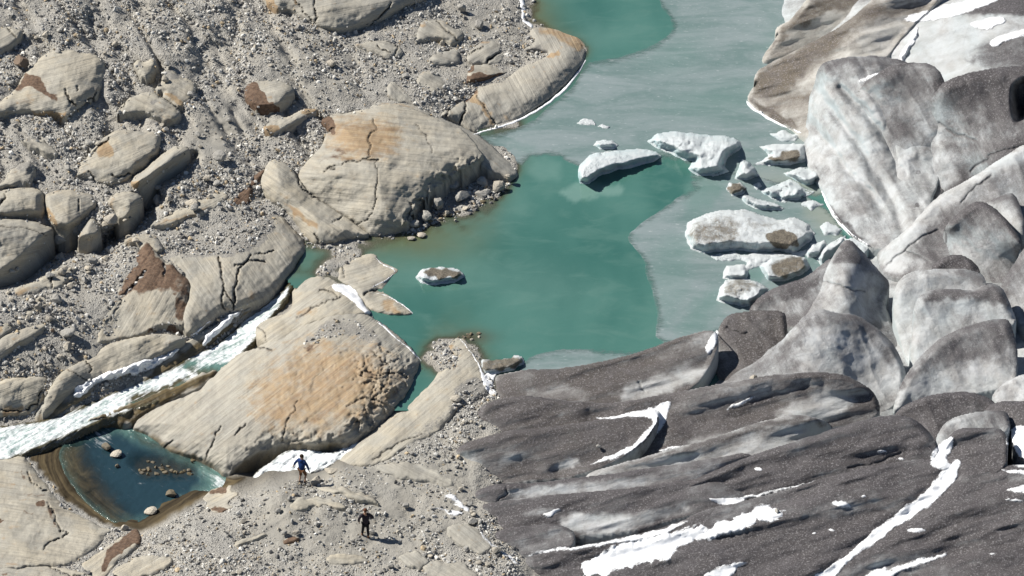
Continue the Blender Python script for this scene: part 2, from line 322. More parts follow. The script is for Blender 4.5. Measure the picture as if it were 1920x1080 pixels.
# ------------------------------------------------------------------ the ground: pixel + elevation control points
GP = [(1000,45,0),(985,15,.3),(1100,87,-.1),(1090,125,-.1),(1040,175,-.1),(990,213,-.1),(930,236,-.1),(885,248,-.1),(915,268,-.05),(972,325,-.1),(930,374,-.05),(860,404,-.05),(765,442,-.05),(700,455,-.1),(590,460,-.1),
 (575,472,-.3),(568,492,-.35),(545,535,-.7),(1100,250,-2),(1300,300,-2),(1050,450,-2.2),(930,480,-1.2),(820,530,-1.0),(1200,600,-2.2),(730,480,-.45),(860,628,-.12),(885,632,-.2),(760,650,-1.4),(930,620,-1.2),(1000,640,-1.6),(1150,30,-2),(1060,20,-.7),(1300,100,-2.2),
 (1500,300,-1.8),(1010,350,-1.2),(950,400,-.8),(850,440,-.35),(700,530,-.3),(780,600,-1.1),(1450,500,-1.8),
 (475,610,-2.0),(450,650,-2.5),(380,690,-3.1),(250,745,-3.9),(100,805,-4.6),(0,838,-5.1),(-120,885,-5.6),
 (300,880,-5.4),(200,850,-5.5),(250,950,-5.6),(420,905,-5.0),(340,915,-5.2),(150,880,-4.9),
 (790,712,-1.0),(740,768,-1.7),(650,845,-3.4),(540,870,-4.5),(480,890,-4.9),(600,862,-3.8),(570,882,-2.9),
 (600,520,0),(650,560,-.1),(780,670,-.2),(520,640,-1.0),(600,700,-.5),(500,760,-2.0),(400,800,-3.2),(300,800,-4.4),(600,820,-2.2),(430,885,-4.7),(700,780,-1.0),
 (540,505,.0),(450,575,-.4),(350,632,-1.4),(200,712,-2.7),(100,770,-3.7),(60,785,-4.2),
 (500,450,.7),(400,450,1.4),(300,500,1.2),(180,640,-.6),(100,640,0),(0,700,-1.0),(0,600,1.2),(100,540,1.5),(200,500,1.3),(300,440,1.8),(0,520,2.2),(100,470,2.0),(230,420,2.4),(0,400,4.0),(150,350,3.8),(350,330,3.2),(450,360,2.2),(500,300,2.8),
 (590,230,3.1),(700,190,2.7),(820,215,1.5),(300,250,5.0),(100,230,6.2),(0,200,7.0),(450,150,4.8),(600,120,4.4),(750,120,2.9),(850,160,1.7),(950,60,.9),(900,20,1.5),(700,40,3.6),(500,0,6.0),(300,50,7.3),(100,50,8.7),(0,0,9.8),(-150,-130,13),(400,-130,8.6),(900,-130,2.4),(-150,300,6.5),(-150,600,2),(-150,1000,-3.6),(-150,1200,-3.4),
 (640,870,-1.6),(560,893,-1.8),(500,897,-2.4),(440,912,-3.3),(300,990,-4.0),(360,945,-3.8),(215,992,-4.6),(568,907,-1.7),(683,1012,-2.0),(500,1000,-2.4),(400,1080,-2.8),(300,1080,-3.3),(800,900,-1.0),(850,840,-.2),(880,760,.3),(840,700,.2),(845,645,.1),(760,800,-.5),(900,1000,-1.6),(950,1080,-2.0),(700,1080,-2.4),(0,862,-4.4),(0,1000,-4.2),(150,1040,-4.1),(90,915,-4.6),(160,970,-4.8),
 (1000,740,-.5),(1100,900,-2),(1300,800,-1.8),(1600,600,-3),(1900,300,-3),(1900,900,-3),(1500,1080,-3.4),(1900,1080,-3.4),(1000,900,-1.4),(920,850,-.5),(1500,100,-2),(1900,50,-2),(1000,1200,-3),(400,1200,-3),(1900,1200,-4)]
def low(p):
    """the land west of the lake is gently sloped"""
    return [(a, b, c*.55 if a < 1000 else c) for a, b, c in p]
GF = tps(low(GP))
LAKEP = [(990,-60),(1000,45),(1097,85),(1095,125),(1000,215),(890,252),(972,322),(935,376),(850,412),(770,446),(690,458),(590,462),(572,480),(548,520),(600,515),(690,570),(790,670),(795,700),(740,760),(800,720),(835,670),(860,628),(900,680),(930,740),(1300,800),(1600,600),(1600,420),(1500,250),(1450,120),(1530,-60)]
def wet_line(u, v, pts, w):
    return np.exp(-(line_d(u, v, pts)/w)**2)
RIVER = [(560,500),(545,540),(510,570),(475,615),(450,650),(400,685),(340,705),(250,745),(180,775),(100,808),(0,838),(-120,880)]
RAPID = [(795,700),(780,725),(740,768),(700,800),(650,845),(600,868),(540,870),(480,892),(430,905)]
POOLP = [(118,832),(160,804),(205,790),(245,800),(282,818),(312,842),(345,853),(392,868),(425,898),(470,890),(445,910),(410,922),(370,938),(330,962),(290,985),(262,997),(232,990),(192,968),(152,932),(122,892),(108,856)]
def ground_z(u, v):
    uc = np.clip(u, -150, 2090); vc = np.clip(v, -130, 1230)
    z = GF(uc, vc); b = unproj(uc, vc, z); x, y = b[..., 0], b[..., 1]
    dry = sstep(-.3, .5, z)
    z = z+fbm(x/3.5, y/3.5, 3, 1)*.30*np.maximum(dry, .25)+fbm(x/.9, y/.9, 4, 2)*.13
    z = z-1.4*wet_line(u, v, [(-20,530),(40,515),(85,485),(115,465),(190,458),(235,428),(275,392),(285,370)], 17)-.5*wet_line(u, v, [(60,440),(110,440)], 14)-.5*wet_line(u, v, [(275,355),(330,325),(365,295)], 11)
    # erosion gullies on the moraine slope
    g = np.abs(fbm((u*.8-v*.55)/55, (u*.55+v*.8)/190, 3, 4)); z = z-.34*np.exp(-(g/.2)**2)*sstep(420, 250, v)*sstep(780, 600, u)
    return z
fu = np.arange(U0, 1136, ST).astype(float); fu = np.r_[-3000, -1500, -700, -360, fu, np.arange(1152, 2100, 32), 2400, 3000, 5000]
fv = np.r_[-3800, -2600, -1500, -900, -500, -280, np.arange(V0, 1236, ST), 1320, 1600, 2400].astype(float)
gu, gv = np.meshgrid(fu, fv); gz = ground_z(gu, gv); gP = unproj(gu, gv, gz)
def ground_attr(u, v, z):
    wet = np.maximum(wet_line(u, v, RIVER, 26), wet_line(u, v, RAPID, 24))
    sdp, _, _ = poly_sd(u, v, smooth_poly(POOLP)); alg = sstep(-10, 6, sdp+5*fbm(u/20, v/20, 3, 3))
    alg = np.maximum(alg, paint(u, v, [([(50,852),(75,845),(110,828),(165,798),(200,790),(262,800),(270,990),(225,992),(205,985),(160,962),(112,928),(88,895)], 4)]))
    sdl, _, _ = poly_sd(u, v, smooth_poly(LAKEP)); shore = sstep(.06, -.08, z)*sstep(-26, -8, sdl)*sstep(1120, 1050, u); wet = np.maximum(wet*.9, shore)
    sand = paint(u, v, [([(470,230),(560,60),(640,40),(700,90),(640,160),(520,260)], 40, .6), ([(330,270),(420,160),(470,250),(420,330)], 30, .8), ([(180,640),(240,500),(300,480),(240,540),(210,640),(140,700),(80,700)], 18, .9),
          ([(560,880),(700,860),(880,840),(900,960),(800,1060),(560,1080),(450,1000)], 40, .75), ([(640,860),(850,760),(900,740),(860,830),(760,880)], 25, .6), ([(880,20),(990,10),(1000,60),(930,120),(850,110)], 20, .5)])
    sand = np.clip(sand+.3*fbm(u/40, v/40, 3, 8), 0, 1)
    return rgba(wet*(1-alg), sand, alg, np.clip(-sdp, -30, 130)/33+.25*fbm(u/60, v/60, 3, 5))
nU, nV = len(fu), len(fv); idx = np.arange(nU*nV).reshape(nV, nU)
gq = np.stack([idx[1:, :-1], idx[1:, 1:], idx[:-1, 1:], idx[:-1, :-1]], -1).reshape(-1, 4)
ga = ground_attr(gu, gv, gz)
go = mesh_obj('ground', gP.reshape(-1, 3), gq, M['ground'], {'A': (ga[0], ga[1].reshape(-1, 4))}); tag(go, kind='structure')
lu, lv = np.meshgrid(U0+ST*np.arange(NU), V0+ST*np.arange(NV))
near = fu[4:4+(1136-U0)//ST]; k = len(near)
ZM[:, :k] = gz[6:6+NV, 4:4+k][:NV] if gz[6:6+NV, 4:4+k].shape[0] == NV else np.pad(gz[6:6+NV, 4:4+k], ((0, NV-gz[6:6+NV, 4:4+k].shape[0]), (0, 0)), mode='edge')
ZM[:, k:] = -3; IDM[:] = 1; GSAND = ga[1][..., 1]

# ------------------------------------------------------------------ bedrock slabs, domes and large blocks
_id = [10]
def rock(name, label, outline, H=.5, w=40, ang=-25, grey=.3, brown=None, orange=None, dust=None, wet=None, cracks=(), lean=(0, 0), jag=3, ctrl=None, cat='rock', group=None, rough=.05, lift=0, p=2.0, margin=14, steps=(), brk=.5, crag=(), facet=None):
    _id[0] += 1; idn = _id[0]; H = min(H*.8, (.034 if cat == 'boulder' else .0135 if name == 'rock_dome' else .0085)*w)
    facet = facet if facet is not None else (.85 if cat == 'boulder' else .2 if name == 'rock_dome' else .7)
    zc = tps(low(ctrl)) if ctrl else None; O = np.array(outline, float); uc, vc = O[:, 0].mean(), O[:, 1].mean(); ext = max(np.ptp(O[:, 0]), np.ptp(O[:, 1]))/2
    ca, sa = math.cos(R(ang)), math.sin(R(ang))
    def zf(u, v, sd, top=1):
        base = zc(u, v) if zc else GF(u, v)
        s = np.clip(sd/w, 0, 1); pr = 1-(1-s)**p
        if cat == 'rock': lip = .09*(1-(1-np.clip(sd/7, 0, 1))**2)*(.35+.65*np.clip(H/.35, 0, 1)); pr2 = np.clip(sd/7, 0, 1)
        else: lip = 0; pr2 = pr
        gk = random.Random(idn); pf = pr
        for _ in range(5):
            th_ = gk.uniform(0, 6.28); pf = np.minimum(pf, gk.uniform(.62, 1.0)+gk.uniform(.15, .5)*((u-uc)*math.cos(th_)+(v-vc)*math.sin(th_))/ext+.06*fbm(u/16, v/16, 3, idn % 8))
        pr = np.where(sd > 0, pr+(np.maximum(pf, .1*pr)-pr)*facet, pr)
        z = base+lift+lip+H*pr*np.clip(1+(lean[0]*(u-uc)+lean[1]*(v-vc))/ext, .15, 2.2)
        s_, t_ = (u*ca+v*sa)/33, (-u*sa+v*ca)/33
        z = z+rough*pr2*(fbm(u/42, v/34, 4, idn % 9)*2.0+fbm(s_/3.0, t_*3.2, 3, idn % 5)*.35)
        fx = np.floor(fbm(u/60+3, v/46, 3, (idn+2) % 9)*5+fbm(u/14, v/14, 2, 3)*.6); z = z+.03*fx*pr2*brk
        for poly, amp, size in crag:      # broken rock: angular chunks of uneven height
            m = paint(u, v, [(poly, 12)]); wu = (u*.8+v*.6)+fbm(u/24, v/24, 3, 6)*22; wv = (v*.8-u*.6)+fbm(u/24+7, v/24, 3, 7)*22
            c1 = _tab[3][np.floor(wu/size).astype(int) & 255, np.floor(wv/size*1.4).astype(int) & 255]; c2 = _tab[5][np.floor(wu/size*2.3+.4).astype(int) & 255, np.floor(wv/size*2.3*1.3).astype(int) & 255]
            z = z+amp*m*((c1-.5)+.5*(c2-.5)+.5*fbm(u/20, v/20, 3, 2))
        for st_ in steps:      # a broken ledge: everything on one side of the line drops
            pts, dz = st_[0], st_[1]; q = np.array(pts, float); a, b = q[0], q[-1]; n = np.array([-(b-a)[1], (b-a)[0]]); n = n/np.linalg.norm(n)
            d = (u-a[0])*n[0]+(v-a[1])*n[1]+fbm(u/13, v/13, 3, 3)*9; z = z-dz*sstep(-2.5, 2.5, d)*pr
        for c in cracks:
            cw = .5*(c[1] if len(c) > 1 else 2.2); dp = .6*(c[2] if len(c) > 2 else .28)
            d = line_d(u+fbm(u/11, v/11, 3, 2)*5, v+fbm(u/11+9, v/11, 3, 4)*5, c[0]); z = z-dp*np.exp(-(d/cw)**2)
        return z
    def af(u, v, sd, z, n):
        cr = np.zeros(u.shape)
        for c in cracks:
            cw = .52*(c[1] if len(c) > 1 else 2.2)
            d = line_d(u+fbm(u/11, v/11, 3, 2)*5, v+fbm(u/11+9, v/11, 3, 4)*5, c[0]); cr = np.maximum(cr, np.exp(-(d/cw)**2))
        g = np.clip(grey+.25*fbm(u/70, v/70, 3, idn % 6), 0, 1)
        du_ = paint(u, v, dust); du_ = np.maximum(du_, .45*sstep(9, -3, sd)) if dust is not None else du_
        return {'A': rgba(paint(u, v, brown), paint(u, v, orange), g, cr), 'B': rgba(paint(u, v, wet), du_, 0, 1)}
    o = sheet(name, outline, zf, M['granite'], jag=(jag*1.3, 17), attrf=af, ident=idn, ang=ang, margin=margin, sm=1)
    tag(o, label, cat, group, 'thing'); return o

rock('rock_outcrop', 'large cream slab with a brown stain at its left, far left of the upper moraine', [(-30,222),(-20,205),(28,170),(45,140),(62,118),(95,95),(125,93),(150,98),(192,105),(198,130),(193,155),(180,180),(165,195),(150,203),(130,222),(105,215),(75,213),(50,207)], .9, 60, -15, .15,
     brown=[([(42,136),(60,141),(80,149),(82,162),(95,172),(107,181),(104,190),(88,180),(70,168),(50,160),(30,175)], 7)], orange=[([(20,180),(60,150),(100,185),(60,205)], 25, .4), ([(60,205),(130,212),(128,222),(70,214)], 4, .9)], cracks=[([(130,222),(150,203),(172,183),(178,176)], 2.5, .3), ([(122,165),(128,190),(140,195)],), ([(145,160),(146,170)],)], lean=(.3, .3))
rock('rock_outcrop', 'small ragged cream outcrop in gravel, topmost of three pale patches left of centre', [(245,118),(262,108),(275,115),(285,108),(296,122),(285,145),(273,157),(262,145)], .28, 25, -15, .2, dust=[([(255,110),(270,125),(262,130)], 5)], jag=6)
rock('rock_outcrop', 'angular cream outcrop with an orange lower edge beside the three pale patches', [(308,128),(330,140),(360,150),(370,158),(365,178),(352,190),(340,203),(325,193),(300,175),(292,165),(308,152)], .35, 25, 30, .15, orange=[([(300,172),(340,185),(345,200),(325,193)], 5, .9)], dust=[([(308,130),(340,140),(330,150),(312,148)], 6)], jag=5)
rock('rock_outcrop', 'wedge-shaped cream slab lowest of the three pale patches left of centre', [(213,212),(245,182),(275,168),(300,180),(325,193),(340,205),(338,218),(325,231),(300,222),(262,210),(240,214)], .45, 28, 25, .15, cracks=[([(285,170),(310,187),(338,205)], 2), ([(222,215),(235,192)], 2)], dust=[([(280,186),(298,188),(295,197),(283,194)], 3)], lean=(.4, .4), jag=4)
rock('boulder', 'rounded pale block with a dark brown broken left end in upper gravel', [(457,180),(462,160),(475,152),(510,148),(540,153),(553,168),(550,183),(538,195),(525,207),(500,207),(475,200)], .85, 34, -15, .25, brown=[([(450,182),(463,155),(477,152),(487,165),(497,180),(512,193),(527,207),(500,212),(470,203)], 3, 1.3)], jag=2, cat='boulder')
rock('rock_outcrop', 'long low pale rock with a ragged orange left end, below the brown-ended block', [(488,237),(510,230),(545,215),(565,203),(590,200),(597,207),(575,220),(550,237),(520,250),(500,250)], .5, 16, -30, .25, orange=[([(485,238),(510,235),(530,240),(515,252),(495,252)], 4), ([(560,205),(597,200),(590,212),(565,215)], 4)], jag=4)
rock('rock_outcrop', 'broad pale slab with orange patches, just above the long log-shaped rock', [(150,312),(165,290),(185,265),(205,250),(225,242),(255,243),(300,250),(303,262),(297,285),(280,300),(262,318),(240,338),(215,348),(185,345),(160,335),(140,330)], .8, 45, -25, .25, orange=[([(188,272),(208,262),(214,290),(200,300),(180,290)], 6, .9)], cracks=[([(165,318),(175,330),(172,345)],), ([(168,290),(205,258)], 2), ([(210,330),(250,325)], 2)], lean=(.35, .35), jag=4)
rock('boulder', 'long rounded log-shaped rock casting a black shadow on its lower right', [(243,342),(258,325),(290,302),(315,282),(335,270),(352,275),(358,285),(345,297),(320,314),(295,334),(270,350),(252,352)], 1.5, 22, -38, .45, orange=[([(243,340),(262,335),(265,352),(250,354)], 4)], jag=2, cat='boulder', lift=.1, p=1.7)
rock('rock_outcrop', 'small pointed grey slab in gravel near the left edge of the moraine', [(33,258),(50,262),(75,258),(95,270),(108,285),(108,298),(85,290),(55,275)], .4, 18, 25, .35, dust=[([(30,255),(60,255),(50,268)], 5)], jag=5)
rock('rock_outcrop', 'pale dusty slab at the left edge, just above the cracked blocks', [(-30,350),(0,340),(20,322),(52,300),(62,312),(63,330),(58,345),(30,352),(0,356)], .4, 24, -20, .35, dust=[([(20,310),(62,300),(62,325),(35,322)], 10, .8)], jag=7)
rock('rock_outcrop', 'greenish grey slab at the left edge near the top corner', [(-30,55),(0,50),(25,48),(45,55),(35,75),(10,95),(-30,110)], .4, 26, -30, .45, cracks=[([(10,50),(30,68)],)], jag=4)
rock('rock_dome', 'long smooth slab with an orange left end at the top edge of the picture', [(478,-30),(500,5),(515,20),(525,22),(545,18),(580,42),(610,55),(640,57),(665,52),(700,45),(730,30),(770,12),(800,5),(830,-30)], 1.3, 55, -12, .55, orange=[([(485,-20),(515,-10),(525,18),(515,22),(500,8)], 5, 1.2), ([(548,-5),(566,10),(560,14),(545,2)], 3, .8)], cracks=[([(548,-5),(575,28),(592,44)], 2), ([(588,-5),(592,40)],), ([(690,48),(722,22),(735,5)], 2.5)], lean=(.4, .2), jag=2)
rock('rock_outcrop', 'two-lobed grey slab with a groove down its middle, upper shore gravel', [(777,70),(785,45),(800,38),(830,36),(850,48),(873,62),(868,74),(850,83),(835,76),(815,70),(795,76),(780,82)], .8, 26, 30, .6, cracks=[([(818,38),(858,74)], 2.5, .2)], orange=[([(785,45),(800,40),(800,52),(790,55)], 4, .6)], jag=3)
rock('rock_outcrop', 'low grey slab with a notched right end in the upper gravel', [(663,82),(690,78),(720,73),(745,85),(757,97),(740,110),(715,108),(690,96)], .75, 22, 15, .5, cracks=[([(738,88),(745,92),(738,104)], 2), ([(705,85),(730,100)], 1.6)], jag=3)
rock('rock_outcrop', 'small smooth grey slab between the two-lobed slab and the brown-sided block', [(797,118),(815,100),(840,92),(862,95),(864,115),(845,123),(820,122)], .5, 22, 15, .6, jag=4)
rock('rock_outcrop', 'cracked grey slab split in two, above the brown-sided block by the shore', [(872,114),(880,95),(905,77),(930,75),(945,95),(948,110),(935,122),(910,118),(890,122)], .9, 24, -30, .6, cracks=[([(912,118),(925,104),(944,94)], 3, .4), ([(880,104),(905,88)], 1.8)], orange=[([(890,80),(920,70),(925,80),(895,88)], 5, .7)], jag=3)
rock('boulder', 'pale-topped angular block with dark brown front, resting above the striated shore slab', [(872,152),(878,130),(890,120),(915,119),(945,132),(957,137),(930,148),(905,157),(880,157)], 1.5, 15, 10, .35, brown=[([(870,156),(873,146),(895,136),(930,138),(957,136),(930,150),(905,159)], 2, 1.4), ([(872,138),(880,120),(892,120),(884,134)], 2, 1.2)], jag=2, cat='boulder', p=1.4)
rock('rock_outcrop', 'pointed grey sliver of slab behind the big dome', [(722,160),(735,150),(760,165),(787,200),(760,195),(728,185)], .45, 18, 45, .6, jag=3)
rock('rock_outcrop', 'rounded grey slab with a shadowed right end, between dome and brown-sided block', [(780,150),(790,133),(812,132),(838,150),(841,165),(822,180),(800,172),(785,160)], .75, 24, 30, .55, jag=2)
rock('rock_outcrop', 'dusty grey slab half buried behind the dome crest', [(690,205),(700,192),(740,190),(790,200),(815,214),(800,222),(750,214)], .35, 16, 15, .5, orange=[([(690,195),(740,190),(790,205),(770,210)], 4, .5)], jag=3)
rock('shore_rock', 'long grey striated slab sloping into the lake with an ochre upper end', [(822,215),(853,197),(885,182),(893,164),(925,153),(957,138),(1005,113),(1033,101),(1007,95),(975,96),(1005,80),(990,62),(1000,50),(1040,48),(1070,60),(1090,67),(1101,87),(1098,112),(1090,125),(1073,149),(1053,172),(1023,195),(990,215),(960,229),(933,237),(907,243),(885,250),(860,235),(838,222)], .95, 60, 62, .6,
     orange=[([(1000,48),(1050,48),(1090,66),(1100,90),(1090,100),(1060,85),(1010,62)], 9, .7), ([(1020,105),(1055,92),(1040,85),(1060,100),(1025,110)], 4, .9), ([(885,182),(895,165),(897,185),(915,205),(935,235),(925,236),(905,205),(880,195)], 5, .8)], brown=[([(868,190),(880,172),(895,160),(896,172),(878,192)], 3, .9)], dust=[([(975,96),(1005,80),(1030,100),(1000,115)], 10, .9)],
     cracks=[([(862,233),(872,205),(873,185),(893,162)], 3, .35), ([(836,222),(842,200)], 2.5, .3), ([(935,236),(915,210),(895,180)], 2, .2), ([(1090,85),(1100,92)], 2)], lean=(-.1, -.2), jag=1.5, rough=.05)
rock('rock_dome', 'great striated pale dome with orange streaks and a cracked crown beside the lake', [(556,330),(575,300),(600,277),(610,255),(618,238),(597,224),(625,213),(670,209),(720,193),(760,197),(800,213),(850,233),(885,256),(903,285),(908,302),(880,314),(850,330),(830,345),(800,370),(780,395),(765,422),(738,442),(700,445),(668,422),(640,402),(600,377),(572,357)], 1.75, 120, 6, .25,
     ctrl=[(556,330,2.2),(610,255,3.0),(620,212,3.2),(720,193,2.9),(800,213,2.0),(885,256,1.9),(908,302,2.1),(850,330,2.2),(800,370,1.7),(765,422,.7),(738,442,-.05),(700,445,0),(668,422,.4),(600,377,1.2),(572,357,1.7),(720,310,1.8)],
     orange=[([(615,225),(690,212),(760,225),(750,290),(700,310),(630,290),(610,262)], 38, .74), ([(640,285),(695,292),(690,300),(640,305)], 8, .6), ([(610,260),(650,250),(640,290),(600,280)], 12, .5)], brown=[([(554,275),(575,250),(600,222),(622,216),(634,240),(626,256),(608,246),(590,262),(570,272)], 3, 1.3), ([(600,300),(640,270),(655,292),(620,300),(590,312)], 5, .5)],
     cracks=[([(700,222),(706,240),(693,256),(693,295),(665,302),(640,308),(610,320)], 2.2, .2), ([(688,300),(708,300)],), ([(705,300),(708,345),(700,395),(690,415),(670,420)], 1.8, .15), ([(780,230),(800,260),(812,285)], 1.5, .1), ([(600,250),(628,240)], 3, .3)], lean=(-.05, -.1), jag=2, rough=.05, crag=[([(768,428),(800,385),(850,335),(908,300),(900,285),(845,308),(785,362),(750,415)], .32, 26)])
rock('rock_outcrop', 'dark smooth flank slab running down from the dome to a point in the lake', [(795,214),(830,222),(880,243),(915,266),(945,293),(973,322),(966,334),(940,329),(905,316),(897,290),(870,262),(830,238)], .75, 30, 38, .75, ctrl=[(795,214,2.0),(830,222,1.7),(880,243,.85),(915,266,.4),(945,293,.15),(973,322,-.1),(966,334,.3),(905,316,1.6),(897,290,1.9),(870,262,2.0),(830,238,2.2)], cracks=[([(810,222),(860,250),(900,290)], 2, .2)], jag=2)
rock('rock_dome', 'smooth cream rock lobe at the foot of the dome above the lake outlet', [(485,347),(492,320),(510,297),(530,301),(550,315),(563,345),(600,374),(640,400),(668,420),(702,443),(660,449),(620,459),(590,460),(573,447),(562,427),(545,410),(530,392),(505,374)], .8, 55, 35, .15, orange=[([(525,375),(545,385),(570,400),(600,425),(595,435),(560,410)], 7, .8), ([(510,360),(540,360),(545,380)], 8, .5)], cracks=[([(560,318),(560,345),(570,358),(600,376)], 3, .3), ([(590,438),(596,455)], 2), ([(625,420),(648,398)], 1.6)], jag=2,
     ctrl=[(485,347,2.3),(510,297,2.9),(550,315,2.7),(563,345,2.2),(600,374,1.5),(668,420,.5),(702,443,.1),(660,449,0),(590,460,-.1),(573,447,0),(545,410,.6),(505,374,1.6),(590,430,.3)])
rock('rock_outcrop', 'dark brown angular slab wedged left of the dome foot', [(426,390),(440,370),(460,345),(480,325),(497,316),(494,338),(478,356),(470,380),(450,386)], .5, 18, -50, .5, brown=[([(420,395),(440,368),(480,322),(500,314),(494,340),(478,352),(470,385)], 3, 1.4)], jag=4)
rock('shore_rock', 'wide grey slab with fine gravel on top, rounded down to the lake outlet', [(300,487),(330,478),(400,470),(430,440),(470,415),(500,400),(525,405),(545,420),(560,438),(571,452),(574,468),(560,490),(547,512),(520,542),(500,558),(477,570),(443,585),(420,583),(400,597),(362,632),(345,625),(342,590),(352,560),(355,530),(345,515),(325,495)], .55, 40, 55, .35,
     dust=[([(300,440),(420,420),(512,392),(518,425),(480,468),(410,482),(320,478)], 8, 1.2)], cracks=[([(412,482),(418,540),(420,580)], 2.4, .35), ([(470,480),(450,500),(440,540),(438,578)], 2.6, .35), ([(440,497),(465,490),(497,492)], 2.4, .3), ([(475,478),(512,470)], 1.5), ([(421,545),(440,575)], 1.5)],
     ctrl=[(300,487,1.3),(400,470,1.2),(500,400,1.3),(545,420,.7),(571,452,.1),(574,468,-.1),(547,512,-.1),(500,558,-.3),(443,585,-.5),(400,597,-.6),(362,632,-1.2),(342,590,.1),(355,530,.9),(430,520,.9),(500,470,.9)], brown=None, orange=[([(455,535),(490,545),(480,570),(445,565)], 9, .35)], jag=2.5)
rock('rock_outcrop', 'brown-stained pyramid-shaped slab with a sharp dark peak above the stream', [(180,642),(192,590),(220,540),(245,500),(255,480),(264,460),(275,452),(290,473),(310,490),(335,503),(354,525),(360,545),(354,562),(352,590),(347,617),(330,612),(290,614),(265,627),(230,634),(195,642)], 1.0, 45, -60, .2,
     ctrl=[(180,642,-.6),(220,540,.9),(255,480,1.5),(275,452,2.1),(310,490,1.6),(354,525,1.0),(354,562,.5),(347,617,-.5),(290,614,-.4),(230,634,-.7),(280,540,1.2)],
     brown=[([(245,500),(262,460),(275,450),(292,475),(312,492),(335,500),(340,520),(312,545),(290,540),(268,545),(225,555),(200,595)], 12, .95), ([(312,500),(340,505),(356,525),(360,548),(350,560),(320,550)], 6, .6), ([(320,555),(352,545),(354,600),(330,605)], 12, .7), ([(265,625),(300,610),(340,612),(345,620),(290,622)], 4, .8)], orange=[([(200,600),(260,520),(340,560),(340,610),(240,625)], 40, .3)], cracks=[([(272,510),(250,535),(222,562)], 5, .45), ([(308,492),(309,515)], 2.5, .4), ([(205,600),(230,565)], 3, .2)], lean=(.4, -.2), jag=4, steps=[([(330,612),(265,627)], .25)])
rock('rock_outcrop', 'smooth pale slab above the ice-crusted bank of the stream', [(90,735),(110,700),(140,682),(175,668),(192,650),(230,636),(265,630),(300,624),(335,627),(353,634),(325,654),(300,668),(270,688),(235,702),(200,714),(165,725),(130,745),(95,775),(75,775)], .5, 30, -25, .22, ctrl=[(90,735,-2.2),(140,682,-1.2),(192,650,-.9),(265,630,-.6),(353,634,-1.0),(300,668,-1.9),(235,702,-2.5),(165,725,-3.0),(95,775,-3.6)], cracks=[([(160,675),(172,692),(170,700)], 1.8), ([(120,690),(150,705),(165,715)], 1.6, .12)], orange=[([(115,690),(150,700),(140,715)], 8, .4)], wet=[([(75,780),(95,745),(165,720),(160,735),(110,780)], 10, .35)], jag=2)
rock('rock_outcrop', 'flat whitish slab at the left edge above the white rapids', [(-30,725),(0,712),(40,706),(95,703),(85,735),(70,765),(40,780),(0,785),(-30,790)], .45, 26, -20, .12, cracks=[([(95,705),(80,735),(70,757)], 2.4, .3), ([(0,770),(40,772),(70,757)], 2)], orange=[([(0,760),(60,765),(40,782),(0,788)], 6, .6)], jag=2)
rock('wet_rock', 'grey-brown wet rock ledge between the whitish slab and the white rapids', [(62,792),(70,765),(95,745),(130,740),(175,722),(180,735),(150,755),(110,780),(85,795)], .5, 14, -30, .6, wet=[([(60,795),(95,760),(180,728),(170,745),(90,800)], 8, .9)], jag=3)
rock('wet_rock', 'wet brown rock shelf along the upper side of the stream, below the ice crust', [(225,722),(280,695),(320,668),(350,640),(400,610),(440,590),(478,574),(470,590),(440,610),(400,640),(370,668),(330,690),(290,712),(240,735)], .35, 12, -32, .4, ctrl=[(225,722,-3.2),(280,695,-2.7),(320,668,-2.2),(350,640,-1.6),(400,610,-1.0),(478,574,-.6),(470,590,-1.3),(400,640,-2.1),(330,690,-2.9),(240,735,-3.6)], wet=[([(220,740),(330,668),(480,572),(470,592),(330,700)], 4, 1.0)], jag=4, margin=18)
